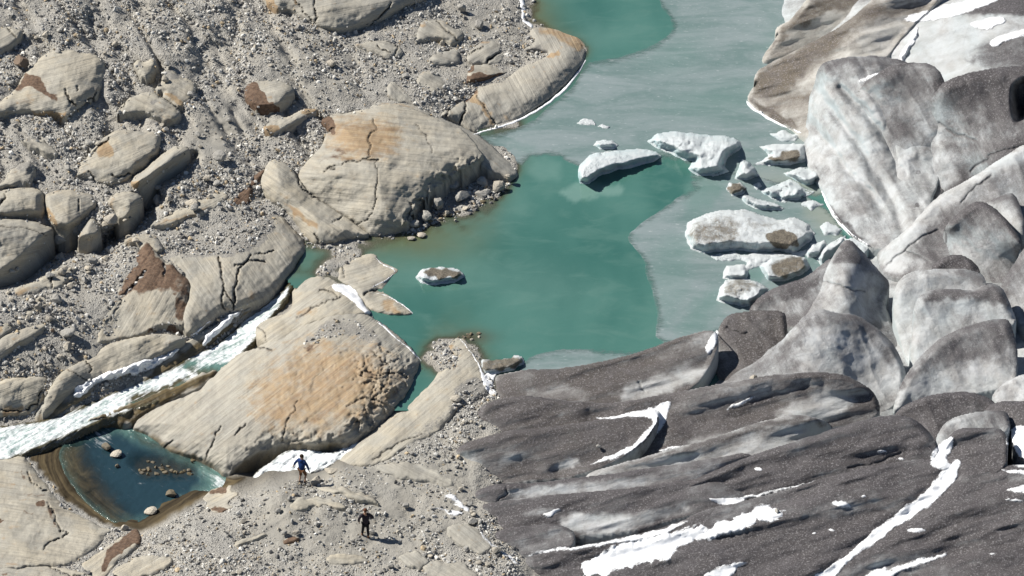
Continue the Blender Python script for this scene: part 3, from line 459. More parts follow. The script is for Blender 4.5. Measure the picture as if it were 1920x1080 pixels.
rock('rock_dome', 'big ochre-stained rock with rough broken crown between stream and lake', [(238,797),(300,757),(365,737),(405,700),(432,672),(470,655),(500,640),(560,610),(600,580),(640,575),(690,590),(715,602),(745,628),(792,672),(782,700),(768,740),(742,770),(716,792),(690,812),(660,832),(620,838),(570,836),(530,836),(490,847),(455,868),(426,897),(390,867),(340,851),(310,842),(280,818)], .8, 60, -38, .55,
     ctrl=[(238,797,-4.4),(300,757,-3.5),(365,737,-3.0),(432,672,-1.9),(500,640,-.8),(560,610,-.2),(640,575,.35),(715,602,.2),(792,672,-.1),(768,740,-.3),(716,792,-.7),(660,832,-1.6),(570,836,-2.1),(490,847,-3.0),(426,897,-4.6),(340,851,-4.6),(280,818,-4.7),(600,700,-.1),(500,750,-1.6),(680,720,.25),(400,800,-3.2),(720,650,.5)],
     orange=[([(520,650),(600,615),(690,630),(750,670),(770,720),(700,800),(600,830),(500,820),(450,760),(470,700)], 70, .66), ([(570,640),(640,630),(610,665),(560,665)], 12, .6), ([(700,690),(770,700),(760,740),(700,800),(660,790),(690,740)], 20, .5), ([(440,760),(560,740),(600,830),(460,840)], 40, .3)], brown=[([(560,650),(600,640),(590,660)], 6, .6), ([(655,700),(690,690),(720,700),(700,720)], 8, .45)],
     dust=[([(620,590),(680,600),(720,640),(690,650),(640,625),(600,640)], 14, .6), ([(560,655),(600,610),(640,595),(600,640)], 8, .8)],
     cracks=[([(385,862),(398,835),(415,800)], 2.2, .25), ([(310,840),(325,822)], 2), ([(528,830),(535,800),(560,750)], 1.8, .15), ([(440,815),(460,795)], 1.6), ([(478,645),(495,655),(510,658)], 2.2, .25), ([(700,660),(730,690),(725,720),(700,750)], 2, .18), ([(650,760),(690,745),(720,755)], 2, .15), ([(670,690),(700,705),(740,700)], 2, .18)], wet=[([(238,800),(280,812),(340,848),(392,862),(428,900),(380,880),(300,850)], 4, .8), ([(426,900),(455,862),(530,830),(600,832),(660,828),(640,845),(520,850),(450,885)], 6, .8)], rough=.05, jag=3, crag=[([(690,640),(740,650),(785,680),(770,730),(720,790),(660,820),(640,790),(690,740),(660,690)], .22, 26), ([(520,680),(620,640),(690,650),(680,740),(600,800),(520,780)], .05, 30), ([(420,850),(520,800),(640,810),(640,838),(520,838)], .12, 26)])
rock('rock_outcrop', 'smooth cream rock with a scooped channel at the lake outlet', [(476,632),(482,608),(505,598),(540,585),(548,570),(546,540),(575,520),(610,515),(637,530),(665,550),(692,575),(700,590),(660,595),(620,598),(580,612),(545,635),(520,655),(495,650)], .6, 30, -35, .12, ctrl=[(476,632,-1.4),(505,598,-.9),(548,570,-.7),(546,540,-.5),(575,520,-.1),(637,530,0),(692,575,0),(660,595,.5),(580,612,.3),(520,655,-.4),(600,560,.3)], cracks=[([(555,595),(600,570),(640,555)], 2, .15), ([(600,545),(625,548),(632,556)], 2.4, .2), ([(480,610),(500,625),(498,645)], 2, .12)], orange=[([(560,580),(600,570),(590,590),(550,600)], 8, .5)], jag=3)
rock('rock_outcrop', 'low pale rock peninsula with icy rim jutting into the lake', [(630,522),(638,492),(680,478),(702,474),(714,490),(745,500),(749,508),(736,520),(726,534),(715,545),(738,556),(766,576),(777,589),(760,593),(735,593),(712,587),(688,580),(678,560),(662,542),(645,532)], .42, 20, -18, .2, orange=[([(715,560),(745,570),(760,590),(730,590),(712,580)], 6, .7)], cracks=[([(682,555),(700,545),(715,545)], 3, .2), ([(640,500),(645,520)], 2)], ctrl=[(630,522,-.1),(680,478,-.05),(749,508,-.1),(715,545,-.05),(777,589,-.1),(712,587,-.05),(662,542,.05)], jag=2)
rock('rock_outcrop', 'pale spit of rock between lake and glacier reaching down to the lower rapids', [(622,873),(660,840),(695,808),(735,776),(775,742),(808,718),(830,690),(838,665),(840,640),(862,629),(885,648),(898,672),(908,698),(922,735),(885,756),(855,765),(838,790),(815,815),(780,832),(745,855),(715,870),(680,876)], .45, 28, -40, .22, ctrl=[(622,873,-2.2),(660,840,-1.8),(735,776,-.7),(808,718,-.1),(838,665,-.05),(862,629,-.1),(898,672,0),(922,735,.2),(855,765,.4),(815,815,-.2),(745,855,-.9),(680,876,-1.5),(740,820,-.5)],
     dust=[([(850,720),(905,700),(925,740),(880,760),(840,780)], 14, .75), ([(780,800),(850,760),(830,800),(760,850)], 10, .5), ([(800,715),(840,690),(850,720),(820,735)], 9, .4)], cracks=[([(855,690),(862,665),(855,650)], 1.8), ([(700,862),(740,835),(790,815)], 1.8, .12)], orange=[([(838,645),(850,640),(845,690),(838,690)], 5, .8)], jag=3)
rock('rock_outcrop', 'large pale banded slab in the lower left corner sloping into the dark pool', [(-40,870),(0,862),(42,850),(58,868),(72,890),(92,912),(110,938),(142,962),(182,985),(218,992),(200,1012),(150,1062),(60,1064),(-40,1075)], .45, 40, 8, .18, ctrl=[(-40,870,-4.5),(42,850,-4.6),(92,912,-4.7),(142,962,-4.9),(218,992,-4.7),(150,1062,-4.1),(-40,1075,-4.0),(50,980,-4.1)], brown=[([(65,940),(85,935),(88,950),(72,952)], 3, .9), ([(18,927),(60,928),(95,928),(70,932)], 2, .7), ([(85,945),(105,960),(105,985),(95,985),(92,965)], 4, .6), ([(0,970),(12,976),(0,978)], 2), ([(42,958),(72,960),(60,964),(42,964)], 2, .6), ([(40,870),(50,900),(45,907)], 4, .6)], orange=[([(-20,900),(40,905),(20,925),(-20,930)], 14, .4), ([(95,975),(115,990),(110,995)], 5, .5)], cracks=[([(110,995),(130,1000),(90,1018),(80,1030)], 1.8), ([(90,942),(103,975),(112,995)], 2.2, .2), ([(50,885),(60,905),(90,920)], 1.5)], jag=3)
rock('rock_outcrop', 'low curved slab along the bottom edge at the lower left corner', [(-40,1072),(20,1060),(70,1058),(130,1065),(172,1075),(200,1100),(-40,1130)], .5, 20, 8, .3, cracks=[([(90,1060),(115,1075),(160,1080)], 2)], brown=[([(0,1070),(25,1075),(10,1082)], 3, .7)], jag=2)
rock('rock_outcrop', 'tilted slab with a dark brown broken edge at the near corner of the pool', [(143,1064),(180,1037),(220,1010),(255,989),(266,1003),(264,1025),(232,1046),(205,1075),(190,1090)], .75, 20, -38, .15, brown=[([(195,1035),(225,1012),(256,988),(268,1005),(262,1022),(225,1035),(195,1070),(185,1070)], 5, 1.0)], jag=3)
for lab, o_, an, gr_, du_ in [
    ('smooth grey slab showing through gravel near the glacier edge, above the brown ice caves', [(695,876),(740,864),(790,870),(830,884),(850,900),(855,917),(820,910),(780,902),(730,892)], 25, .75, .3),
    ('smooth grey curved slab below the dirty snow tongues, right of the standing figure in black', [(838,985),(868,980),(900,990),(923,1012),(922,1030),(900,1039),(862,1020),(835,1005)], 40, .75, .2),
    ('small grey slab patch in gravel low in front of the figure in black', [(745,1040),(775,1030),(800,1045),(810,1060),(780,1068),(750,1055)], 40, .7, .5),
    ('pale arched slab in gravel between the two walking figures', [(542,950),(560,932),(600,929),(640,942),(652,955),(620,950),(585,946),(570,962),(550,962)], 15, .2, .4),
    ('low tan slab right of the figure in the blue jacket', [(585,912),(620,910),(665,918),(705,935),(720,950),(690,945),(650,930),(610,922)], 22, .35, .5),
    ('pale slab patch below the figure in black at the bottom edge', [(605,1050),(630,1035),(680,1040),(700,1052),(660,1060),(620,1062)], 0, .2, .5),
    ('flat pale slab with brown tips on the gravel ridge above the pool', [(380,930),(400,915),(440,905),(432,920),(455,925),(425,940),(440,955),(410,965),(392,955)], -25, .15, .4),
    ('dark brown flat rock on the gravel left of the figure in black', [(530,1014),(545,1003),(562,1008),(555,1018),(538,1022)], -15, .5, 0),
    ('pale broken slab at the bottom edge beside the brown-edged slab', [(205,1075),(240,1048),(300,1035),(330,1050),(300,1075),(240,1095)], -30, .15, .6),
    ('small cream ledge low on the gravel ridge', [(436,1018),(470,1005),(505,1000),(490,1012),(445,1028)], -20, .15, .3),
    ('grey slab sliver near the bottom edge, left of the glacier', [(790,1055),(830,1048),(880,1060),(905,1085),(850,1095),(800,1080)], 30, .6, .5)]:
    rock('rock_outcrop', lab, o_, .3, 15, an, gr_, dust=[(o_, 12, du_*.6)] if du_ else None, brown=[(o_, 3, 1.2)] if 'dark brown flat' in lab else ([([(380,930),(400,915),(425,905),(420,925)], 4, .8), ([(390,950),(410,965),(440,955),(410,945)], 4, .7)] if 'brown tips' in lab else None), jag=5, rough=.04)
rock('wet_rock', 'dark wet brown rock band between the white stream and the ochre rock', [(120,815),(165,792),(205,786),(240,798),(300,758),(368,738),(408,702),(398,690),(350,714),(290,738),(235,760),(175,784)], .12, 12, -28, .4, ctrl=[(120,815,-4.35),(240,798,-4.3),(300,758,-3.3),(408,702,-2.3),(350,714,-2.55),(235,760,-3.25),(175,784,-3.65)], wet=[([(110,820),(240,755),(410,690),(408,706),(300,760),(240,800)], 3, 1.1)], jag=4, margin=18)
# left-hand blocks and slabs by the rubble gully
rock('boulder', 'big rounded grey block at the left edge with a shadowed front above the gully', [(-40,415),(0,410),(30,408),(70,415),(99,426),(101,440),(86,456),(72,472),(60,490),(35,510),(0,522),(-40,530)], 1.6, 48, -12, .4, jag=2, cat='boulder', lean=(-.1, -.35), cracks=[([(0,425),(50,428),(90,440)], 1.8, .08)])
rock('boulder', 'cracked cream block at the left edge above the big rounded grey block', [(-40,405),(-30,365),(20,352),(75,351),(83,365),(84,408),(60,408),(20,406)], .9, 30, -8, .2, jag=2, cat='boulder', cracks=[([(20,353),(0,385)], 1.8)])
rock('boulder', 'cream block with an orange corner, second from the left edge in the gully row', [(85,356),(150,356),(178,368),(184,385),(166,402),(136,432),(112,432),(90,416),(83,385)], 1.1, 30, -20, .2, jag=2, cat='boulder', orange=[([(85,385),(105,405),(112,425),(95,420),(84,405)], 4, 1)], cracks=[([(150,375),(148,400)], 1.6)])
rock('boulder', 'rounded pale boulder right of the gully row casting a deep shadow', [(197,382),(210,363),(240,357),(265,364),(269,380),(256,401),(236,417),(218,413),(214,395)], 1.5, 30, -20, .3, jag=1, cat='boulder', lean=(-.2, -.3), orange=[([(197,380),(215,365),(220,380),(205,395)], 6, .5)])
rock('boulder', 'pointed pale boulder in the gully below the row of cream blocks', [(139,447),(158,421),(174,405),(189,420),(190,442),(166,452)], 1.2, 20, -50, .3, jag=2, cat='boulder')
rock('rock_outcrop', 'long low tan rock running diagonally above the gravel-topped slab', [(270,430),(310,405),(350,387),(390,369),(425,356),(432,370),(415,386),(385,402),(350,414),(320,422)], .8, 18, -24, .2, orange=[([(290,420),(350,398),(410,385),(385,402),(330,420)], 7, .6)], jag=4)
rock('rock_outcrop', 'low grey-tan slab ridge among stones below the gully', [(8,558),(30,538),(60,525),(110,505),(146,497),(142,511),(122,532),(105,542),(85,541),(50,556),(20,567)], .65, 18, -25, .3, orange=[([(10,560),(30,540),(80,530),(50,555)], 8, .6)], cracks=[([(95,520),(97,540)], 1.8)], jag=4)
rock('rock_outcrop', 'cracked pale slab at the left edge below the low slab ridge', [(-40,650),(-10,605),(30,592),(50,576),(68,556),(86,555),(91,570),(75,586),(55,602),(30,617),(10,630)], .55, 20, -35, .25, cracks=[([(35,590),(55,602)], 2), ([(58,570),(76,585)], 2)], jag=3, orange=[([(-20,610),(10,605),(0,630)], 6, .7)])
rock('rock_outcrop', 'whitish slab sloping in from the left edge above the brown gravel bench', [(-40,690),(-10,640),(40,615),(75,602),(96,606),(86,623),(60,637),(30,652),(0,675)], .4, 20, -28, .12, orange=[([(0,640),(50,620),(30,645)], 8, .45)], jag=3)
rock('rock_outcrop', 'tan dusty rock hump at the head of the gravel-topped slab', [(225,455),(245,440),(275,437),(300,445),(310,470),(295,478),(275,470),(262,460)], .45, 20, -20, .2, dust=[([(275,440),(310,450),(300,475)], 8, .6)], orange=[([(225,455),(262,440),(262,460)], 8, .5)], jag=4)

# ------------------------------------------------------------------ the lake
lsd_poly = smooth_poly(LAKEP)
def lake():
    step = 5; us = np.arange(520, 1680, step).astype(float); vs = np.arange(-60, 820, step).astype(float); u, v = np.meshgrid(us, vs)
    sd, _, _ = poly_sd(u, v, lsd_poly); keep = sd > -26
    keep &= ~((u < 735) & (v > 596) & (u < 560+1.6*(v-560))) | (sd > 0)
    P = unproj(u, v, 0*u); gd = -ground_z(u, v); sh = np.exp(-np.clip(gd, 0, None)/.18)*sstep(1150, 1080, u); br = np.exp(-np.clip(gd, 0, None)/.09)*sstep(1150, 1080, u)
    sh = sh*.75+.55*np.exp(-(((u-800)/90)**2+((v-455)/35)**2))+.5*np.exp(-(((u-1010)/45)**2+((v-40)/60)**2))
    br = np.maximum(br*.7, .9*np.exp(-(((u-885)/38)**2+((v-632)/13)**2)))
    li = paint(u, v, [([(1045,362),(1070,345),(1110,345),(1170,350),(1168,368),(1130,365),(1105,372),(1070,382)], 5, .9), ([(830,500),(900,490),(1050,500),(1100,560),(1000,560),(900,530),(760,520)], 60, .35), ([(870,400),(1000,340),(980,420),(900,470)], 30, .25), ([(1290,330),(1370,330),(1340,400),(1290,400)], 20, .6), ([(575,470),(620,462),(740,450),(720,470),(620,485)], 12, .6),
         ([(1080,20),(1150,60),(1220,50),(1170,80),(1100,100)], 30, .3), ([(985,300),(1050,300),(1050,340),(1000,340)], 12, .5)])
    al = np.clip(.3+gd/.22, .3, 1)*1.0; al = np.where(u > 1100, 1, np.clip(al, 0, 1))
    idx = -np.ones(u.shape, int); idx[keep] = np.arange(keep.sum())
    q = np.stack([idx[1:, :-1], idx[1:, 1:], idx[:-1, 1:], idx[:-1, :-1]], -1).reshape(-1, 4); q = q[(q >= 0).all(1)]
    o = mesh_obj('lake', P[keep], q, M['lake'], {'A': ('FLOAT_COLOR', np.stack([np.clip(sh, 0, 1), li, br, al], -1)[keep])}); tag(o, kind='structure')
    i0, i1, j0, j1, u, v = lat(540, -60, 1680, 800); sd, _, _ = poly_sd(u, v, lsd_poly); m = (sd > 0) & (ZM[j0:j1, i0:i1] < 0)
    ZM[j0:j1, i0:i1][m] = 0; IDM[j0:j1, i0:i1][m] = 2
lake()
def lake_ice(label, outline, z, thin=None, beige=None, jag=7):
    _id[0] += 1
    o = sheet('ice_sheet', outline, lambda u, v, sd, top: 0*u+z, M['lakeice'], margin=3, skirt=(.5, 1), jag=(jag, 45), ident=_id[0], sm=1,
              attrf=lambda u, v, sd, zz, n: {'A': rgba(paint(u, v, thin), paint(u, v, beige), np.clip(.25+sd/26, 0, 1.3)-.55*paint(u, v, thin), 1)})
    tag(o, label, 'ice sheet', None, 'thing')
lake_ice('broad pale grey sheet of thin ice over the upper lake', [(1232,-60),(1238,8),(1256,36),(1257,60),(1237,75),(1210,90),(1170,104),(1130,114),(1098,120),(1085,150),(1020,210),(960,245),(890,255),(912,268),(945,292),(972,312),(985,298),(1030,291),(1060,303),(1095,318),(1150,315),(1225,300),(1270,298),(1300,310),(1310,330),(1420,335),(1560,380),(1540,300),(1520,240),(1460,210),(1450,130),(1500,60),(1540,-60)], .012,
         thin=[([(985,297),(1045,293),(1065,305),(1040,312),(1000,330)], 10, .8), ([(1200,110),(1300,60),(1320,110),(1240,140)], 40, .4), ([(1220,200),(1380,150),(1420,200),(1300,220)], 40, .45), ([(940,270),(1000,270),(1010,300)], 15, .4)], beige=[([(1370,330),(1560,330),(1600,440),(1500,420),(1390,380)], 30, .8), ([(1440,240),(1520,250),(1510,270)], 10, .5)])
lake_ice('pale ice shelf with a ragged left edge between open water and the grey bergs', [(1300,318),(1292,345),(1272,372),(1235,395),(1202,415),(1176,440),(1182,456),(1210,484),(1212,520),(1226,560),(1236,592),(1230,645),(1300,640),(1420,600),(1500,560),(1600,470),(1570,410),(1500,350),(1400,325)], .02,
         thin=[([(1230,450),(1290,440),(1300,520),(1260,620),(1232,600),(1222,520)], 20, .35), ([(1290,330),(1370,330),(1330,400),(1280,400)], 20, .65), ([(1300,560),(1350,530),(1350,600),(1260,640)], 20, .5), ([(1395,495),(1430,490),(1430,530),(1400,525)], 6, .5)], beige=[([(1490,380),(1560,380),(1640,460),(1560,450)], 20, .9)])
lake_ice('narrow crescent of pale ice along the dark glacier front', [(968,697),(985,672),(1010,662),(1070,652),(1130,655),(1195,655),(1245,640),(1260,660),(1100,705),(985,715)], .012, jag=3, thin=[([(1100,655),(1250,640),(1240,660),(1120,665)], 6, .5)])

# ------------------------------------------------------------------ the glacier: humps, fins and seracs
def zlook(u, v):
    fi = np.clip((u-U0)/ST, 0, NU-1.001); fj = np.clip((v-V0)/ST, 0, NV-1.001); i = fi.astype(int); j = fj.astype(int); a = fi-i; b = fj-j
    return (ZM[j, i]*(1-a)+ZM[j, i+1]*a)*(1-b)+(ZM[j+1, i]*(1-a)+ZM[j+1, i+1]*a)*b
def ice(name, label, outline, inner=(), edge=.35, w=22, dirt=.5, gain=.9, brown=.0, blue=.04, clean=None, dirty=None, lines=(), carve=(), ang=None, jag=2, rough=.05, cat='glacier ice', group=None, kind='thing', margin=20, skirt=(.10, 7), folds=(), crest=None):
    if crest is None and name == 'serac': crest = (.30, 45)
    ang = ang if ang is not None else (62 if name == 'serac' else -14); cA, sA = math.cos(R(ang)), math.sin(R(ang))
    # None: this part of the outline melts into the ice already there
    outline = [(a, b, float(zlook(np.array([float(a)]), np.array([float(b)]))[0])+.04 if c is None else c) for a, b, c in outline]
    _id[0] += 1; idn = _id[0]; O = smooth_poly(outline, 1); zc = tps(list(map(tuple, O))+list(inner))
    def zf(u, v, sd, top=1):
        s = np.clip(sd/(w*.75), 0, 1); z = zc(u, v)-edge*(1-s)**2*top
        s_, t_ = u*cA+v*sA, -u*sA+v*cA
        if name == 'serac': z = z+rough*(fbm(u/80, v/62, 4, idn % 9)*1.9-3.0*np.abs(fbm(s_/170, t_/52, 3, (idn+5) % 9))+fbm(u/22, v/18, 3, (idn+3) % 9)*.5)*np.clip(.3+sd/15, 0, 1)
        else: z = z+rough*(fbm(s_/170, t_/36, 3, idn % 9)*4.2-3.4*np.abs(fbm(s_/230, t_/48, 2, (idn+5) % 9))+fbm(s_/40, t_/13, 3, (idn+3) % 9)*.55)*np.clip(.3+sd/15, 0, 1)
        for f in folds:     # grooves melted between neighbouring humps
            d = line_d(u+fbm(u/40, v/40, 3, 2)*6, v+fbm(u/40+9, v/40, 3, 4)*6, f[0]); z = z-(.75 if name == 'serac' else .6)*f[2]*np.exp(-(d/f[1]/(1.1 if name == 'serac' else 1.5))**2)
        for c in carve:
            sd2, _, _ = poly_sd(u, v, smooth_poly(c[0])); z = z-c[1]*sstep(0, 26, sd2)
        for c in lines:
            d = line_d(u+fbm(u/13, v/13, 3, 2)*4, v+fbm(u/13+9, v/13, 3, 4)*4, c); z = z-.07*np.exp(-(d/1.6)**2)
        return z
    def af(u, v, sd, z, n):
        d = dirt+(.12 if name == 'serac' else .02)+(gain*.45 if name == 'serac' else gain)*(n[..., 2]-.66)*1.15+.22*fbm(u/55, v/40, 3, idn % 7)
        if name != 'serac': d = d+.42*fbm((u*cA+v*sA)/190, (-u*sA+v*cA)/42, 4, (idn+1) % 9)
        else: d = d+.25*fbm(u/70, v/60, 4, (idn+1) % 9)
        if crest:      # grit gathers along the crest
            ins = sd > 0; vt = np.where(ins.any(0), np.argmax(ins, 0), 0); vtop = v[vt, np.arange(v.shape[1])][None, :]
            d = d+crest[0]*np.exp(-np.clip(v-vtop, 0, None)/crest[1]*(1+.5*fbm(u/30, v/30, 3, 2)))
        d = d*(1-paint(u, v, clean)); d = np.maximum(d, paint(u, v, dirty))
        ln = np.zeros(u.shape)
        for c in lines:
            dd = line_d(u+fbm(u/13, v/13, 3, 2)*4, v+fbm(u/13+9, v/13, 3, 4)*4, c); ln = np.maximum(ln, .6*np.exp(-(dd/1.4)**2))
        bl = np.clip(blue+.35*sstep(.45, .1, n[..., 2])+.2*fbm(u/30, v/30, 2, 3), 0, 1)
        return {'A': rgba(np.clip(d, -.3, 1.3), brown, bl, ln)}
    o = sheet(name, outline and [p[:2] for p in outline], zf, M['ice'], jag=(jag, 26), attrf=af, ident=idn, ang=ang, margin=margin, skirt=skirt)
    tag(o, label, cat, group, kind); return o
ice('glacier', None, [(1480,-100,.3),(1435,110,-.4),(1410,190,-.4),(1508,250,-.4),(1515,300,-.4),(1560,370,-.4),(1610,440,-.4),(1650,480,-.3),(1560,490,-.4),(1460,560,-.4),(1360,590,-.4),(1340,640,-.4),(1000,715,-.4),(935,725,-.5),(885,840,-.8),(890,930,-1.4),(940,1030,-2.1),(990,1090,-2.4),(990,1190,-2.6),(2090,1190,1),(2090,-100,6)],
    [(1750,60,4.2),(1850,100,4.6),(1900,20,5.4),(1650,50,3.2),(1700,300,.8),(1800,450,1.0),(1700,600,.3),(1850,720,.8),(1680,740,-.2),(1500,700,.3),(1300,800,-.3),(1100,850,-.9),(1500,950,0),(1800,950,.5)], dirt=.15, gain=.5, cat=None, kind='structure', blue=.2,
    clean=[([(1630,110),(1700,10),(1860,-20),(1900,60),(1840,150),(1700,150)], 25)], dirty=[([(1780,20),(1860,-5),(2090,-20),(2090,20),(1850,35)], 8, .9), ([(1790,130),(1880,60),(2090,30),(2090,130)], 12, .75)])
ice('ice_fin', 'small white ice toe at the top edge beside the upper lake', [(1470,-40,.2),(1480,8,.1),(1495,22,.1),(1515,16,.3),(1530,-12,.6),(1530,-60,.8)], edge=.2, dirt=.0, gain=.2)
ice('ice_fin', 'farthest sharp brown-edged ice fin at the top of the glacier front', [(1427,119,-.05),(1428,106,.4),(1442,88,.8),(1458,66,1.3),(1452,58,1.3),(1462,46,1.7),(1482,38,2.0),(1497,18,2.4),(1520,-12,3.0),(1520,-70,3.3),(1700,-70,3.4),(1640,-8,2.5),(1600,34,1.9),(1562,62,1.3),(1520,84,.8),(1475,106,.3),(1440,121,-.05)], edge=.25, w=14, dirt=.25, gain=.35, brown=.9, blue=0, dirty=[([(1425,115),(1460,62),(1500,10),(1580,-20),(1640,-20),(1600,20),(1540,25),(1520,50),(1490,55),(1450,95)], 10, .75)], clean=[([(1540,30),(1600,15),(1590,45),(1560,60)], 10, .8)])
ice('ice_fin', 'long dark brown ice fin reaching into the lake, second from the top', [(1401,188,.2),(1404,174,.4),(1418,158,.8),(1413,146,1.1),(1423,128,1.5),(1470,104,2.3),(1520,80,3.0),(1562,57,3.6),(1600,30,4.2),(1645,-10,4.9),(1700,-70,5.6),(1820,-70,5.6),(1760,0,4.6),(1700,60,3.8),(1660,110,3.2),(1610,160,2.4),(1560,220,1.6),(1530,255,.8),(1515,265,.25),(1480,238,.2),(1440,217,.2),(1412,200,.2)], [(1500,170,1.6),(1560,120,2.8),(1620,60,4.0)], edge=.3, w=16, dirt=.45, gain=.5, brown=.8, blue=0,
    dirty=[([(1405,170),(1425,128),(1480,100),(1560,60),(1620,20),(1650,10),(1600,60),(1560,90),(1510,140),(1470,190),(1420,185)], 18, .95), ([(1400,190),(1440,195),(1505,238),(1480,240)], 5, .9)], clean=[([(1600,60),(1690,20),(1690,90),(1640,120),(1560,180),(1540,160)], 25, .75)], rough=.07)
ice('serac', 'great pale grooved serac wall standing over the lake edge', [(1507,264,.3),(1513,220,1.4),(1520,180,2.4),(1527,145,3.5),(1537,120,4.5),(1560,111,4.9),(1600,104,5.2),(1650,102,5.4),(1690,112,5.4),(1730,130,5.0),(1750,200,3.6),(1770,300,2.2),(1750,380,1.3),(1710,430,.9),(1665,465,.4),(1643,468,.2),(1615,455,.2),(1590,432,.2),(1562,402,.2),(1546,362,.2),(1526,334,.2),(1507,302,.2)], [(1600,200,3.7),(1600,300,1.8),(1555,250,2.0),(1660,250,3.0),(1650,380,.9),(1560,350,.7),(1540,180,3.1)], edge=.5, w=24, dirt=.12, gain=.75, blue=.12, jag=3, rough=.09,
    folds=[([(1530,170),(1560,210),(1600,260),(1640,320),(1680,400),(1695,450)], 9, .30), ([(1575,165),(1620,210),(1660,260),(1690,330)], 7, .28), ([(1520,235),(1550,270),(1580,310),(1620,350),(1660,400)], 8, .22)], dirty=[([(1560,112),(1650,103),(1690,120),(1620,140),(1600,155),(1565,140)], 10, .5), ([(1560,330),(1600,340),(1640,390),(1660,440),(1620,450),(1580,400)], 16, .42), ([(1550,375),(1600,430),(1640,462),(1600,445),(1560,400)], 5, .8), ([(1510,240),(1560,270),(1580,300),(1530,300)], 14, .3)], ang=60)
ice('serac', 'rounded grey hump behind the crest of the great pale serac wall', [(1604,178,None),(1615,158,4.9),(1640,138,5.6),(1672,121,6.1),(1710,115,6.3),(1740,117,6.4),(1760,129,6.3),(1774,155,5.9),(1795,200,5.0),(1795,300,None),(1775,360,None),(1720,400,None),(1690,385,None),(1680,320,None),(1660,260,None),(1630,210,None)], edge=.22, w=26, dirt=.38, gain=.85, clean=[([(1610,170),(1640,150),(1650,250),(1700,300),(1710,390),(1690,390),(1650,260)], 14, .8)])
ice('serac', 'broad dark-topped serac with a black hollow at the right edge', [(1738,200,None),(1755,168,6.0),(1775,148,6.7),(1820,135,7.1),(1870,125,7.4),(1920,121,7.6),(2000,120,7.8),(2090,140,7.6),(2090,320,5.0),(1920,300,4.3),(1870,315,3.9),(1830,335,None),(1790,362,None),(1758,372,None),(1750,330,None),(1745,260,None)], edge=.25, w=30, dirt=.56, gain=.8, carve=[([(1890,165),(1903,148),(1930,136),(1950,160),(1945,225),(1905,240),(1892,218)], 1.7)], clean=[([(1745,210),(1765,170),(1770,260),(1800,330),(1770,370),(1745,300)], 16, .7)], lines=[[(1760,230),(1790,250),(1830,262)], [(1820,320),(1860,290),(1920,270)]])
ice('serac', 'long pale ice slope with a bright crest below the black hollow', [(1640,474,-.05),(1660,461,.9),(1700,430,1.7),(1730,395,2.5),(1765,362,3.2),(1800,345,3.7),(1840,320,4.3),(1880,295,4.8),(1930,262,5.3),(2090,235,5.8),(2090,520,2.6),(1930,500,2.2),(1880,505,1.9),(1760,525,1.0),(1690,522,.4),(1650,512,-.05)], [(1750,430,1.9),(1850,400,3.1)], edge=.3, w=16, dirt=.30, gain=.6, clean=[([(1640,470),(1760,360),(1850,305),(1940,255),(1940,285),(1860,340),(1800,370),(1720,440),(1690,520),(1650,500)], 12, .8)], dirty=[([(1800,360),(1850,330),(1930,300),(2000,300),(1940,380),(1880,360),(1840,370)], 14, .55)], lines=[[(1660,500),(1720,450),(1760,430)], [(1700,470),(1740,490)], [(1800,380),(1830,350),(1860,330)]])
ice('serac', 'narrow pale serac at the right edge behind the rounded grey block', [(1838,384,None),(1855,376,4.2),(1882,364,4.6),(1900,360,4.7),(1914,385,4.6),(1925,425,4.3),(1930,475,None),(1890,475,None),(1860,435,None)], edge=.4, w=18, dirt=.15, gain=.8)
ice('serac', 'smooth rounded grey block with a thin dark rim near the right edge', [(1767,442,None),(1774,420,3.5),(1798,396,4.2),(1826,377,4.8),(1850,379,5.0),(1880,401,5.0),(1905,432,4.7),(1918,457,4.3),(1912,487,None),(1888,538,None),(1830,524,None),(1785,488,None)], edge=.45, w=18, dirt=.34, gain=.75)
ice('serac', 'pale ice flank at the right edge below the rounded grey block', [(1872,540,2.8),(1890,510,3.5),(1910,480,4.1),(1930,450,4.5),(2090,430,5),(2090,640,3),(1930,625,2.4),(1905,600,2.2),(1890,565,2.4)], edge=.35, dirt=.2, gain=.6)
ice('serac', 'small dark ice hump peeping over the upper white block', [(1740,508,2.2),(1758,487,2.9),(1785,475,3.2),(1810,478,3.2),(1830,494,3.0),(1844,512,2.6),(1800,532,2.1)], edge=.3, w=14, dirt=.75, gain=.5)
ice('serac', 'upper white ice block behind the dark-crested one, right of the crevasse', [(1673,568,1.6),(1678,535,2.4),(1694,516,2.9),(1716,506,3.2),(1760,503,3.4),(1828,503,3.5),(1852,528,3.3),(1845,562,2.6),(1760,585,1.6),(1735,645,.8),(1714,695,.2),(1700,675,.2),(1688,642,.5),(1678,605,1.1)], edge=.35, w=22, dirt=.0, gain=.7, blue=.12)
ice('serac', 'white ice block with a dark crest, middle of the right-hand steps', [(1711,612,1.9),(1713,575,2.8),(1726,549,3.4),(1770,538,3.7),(1828,545,3.8),(1848,531,4.1),(1872,531,4.1),(1890,555,3.9),(1901,588,3.3),(1908,608,2.9),(1850,630,2.0),(1790,655,1.2),(1745,705,.4),(1715,705,.3),(1704,662,1.0)], edge=.4, w=22, dirt=.05, gain=.6, blue=.1, dirty=[([(1720,560),(1735,545),(1775,536),(1830,545),(1870,528),(1892,555),(1895,585),(1850,565),(1780,562),(1735,572)], 9, .8)])
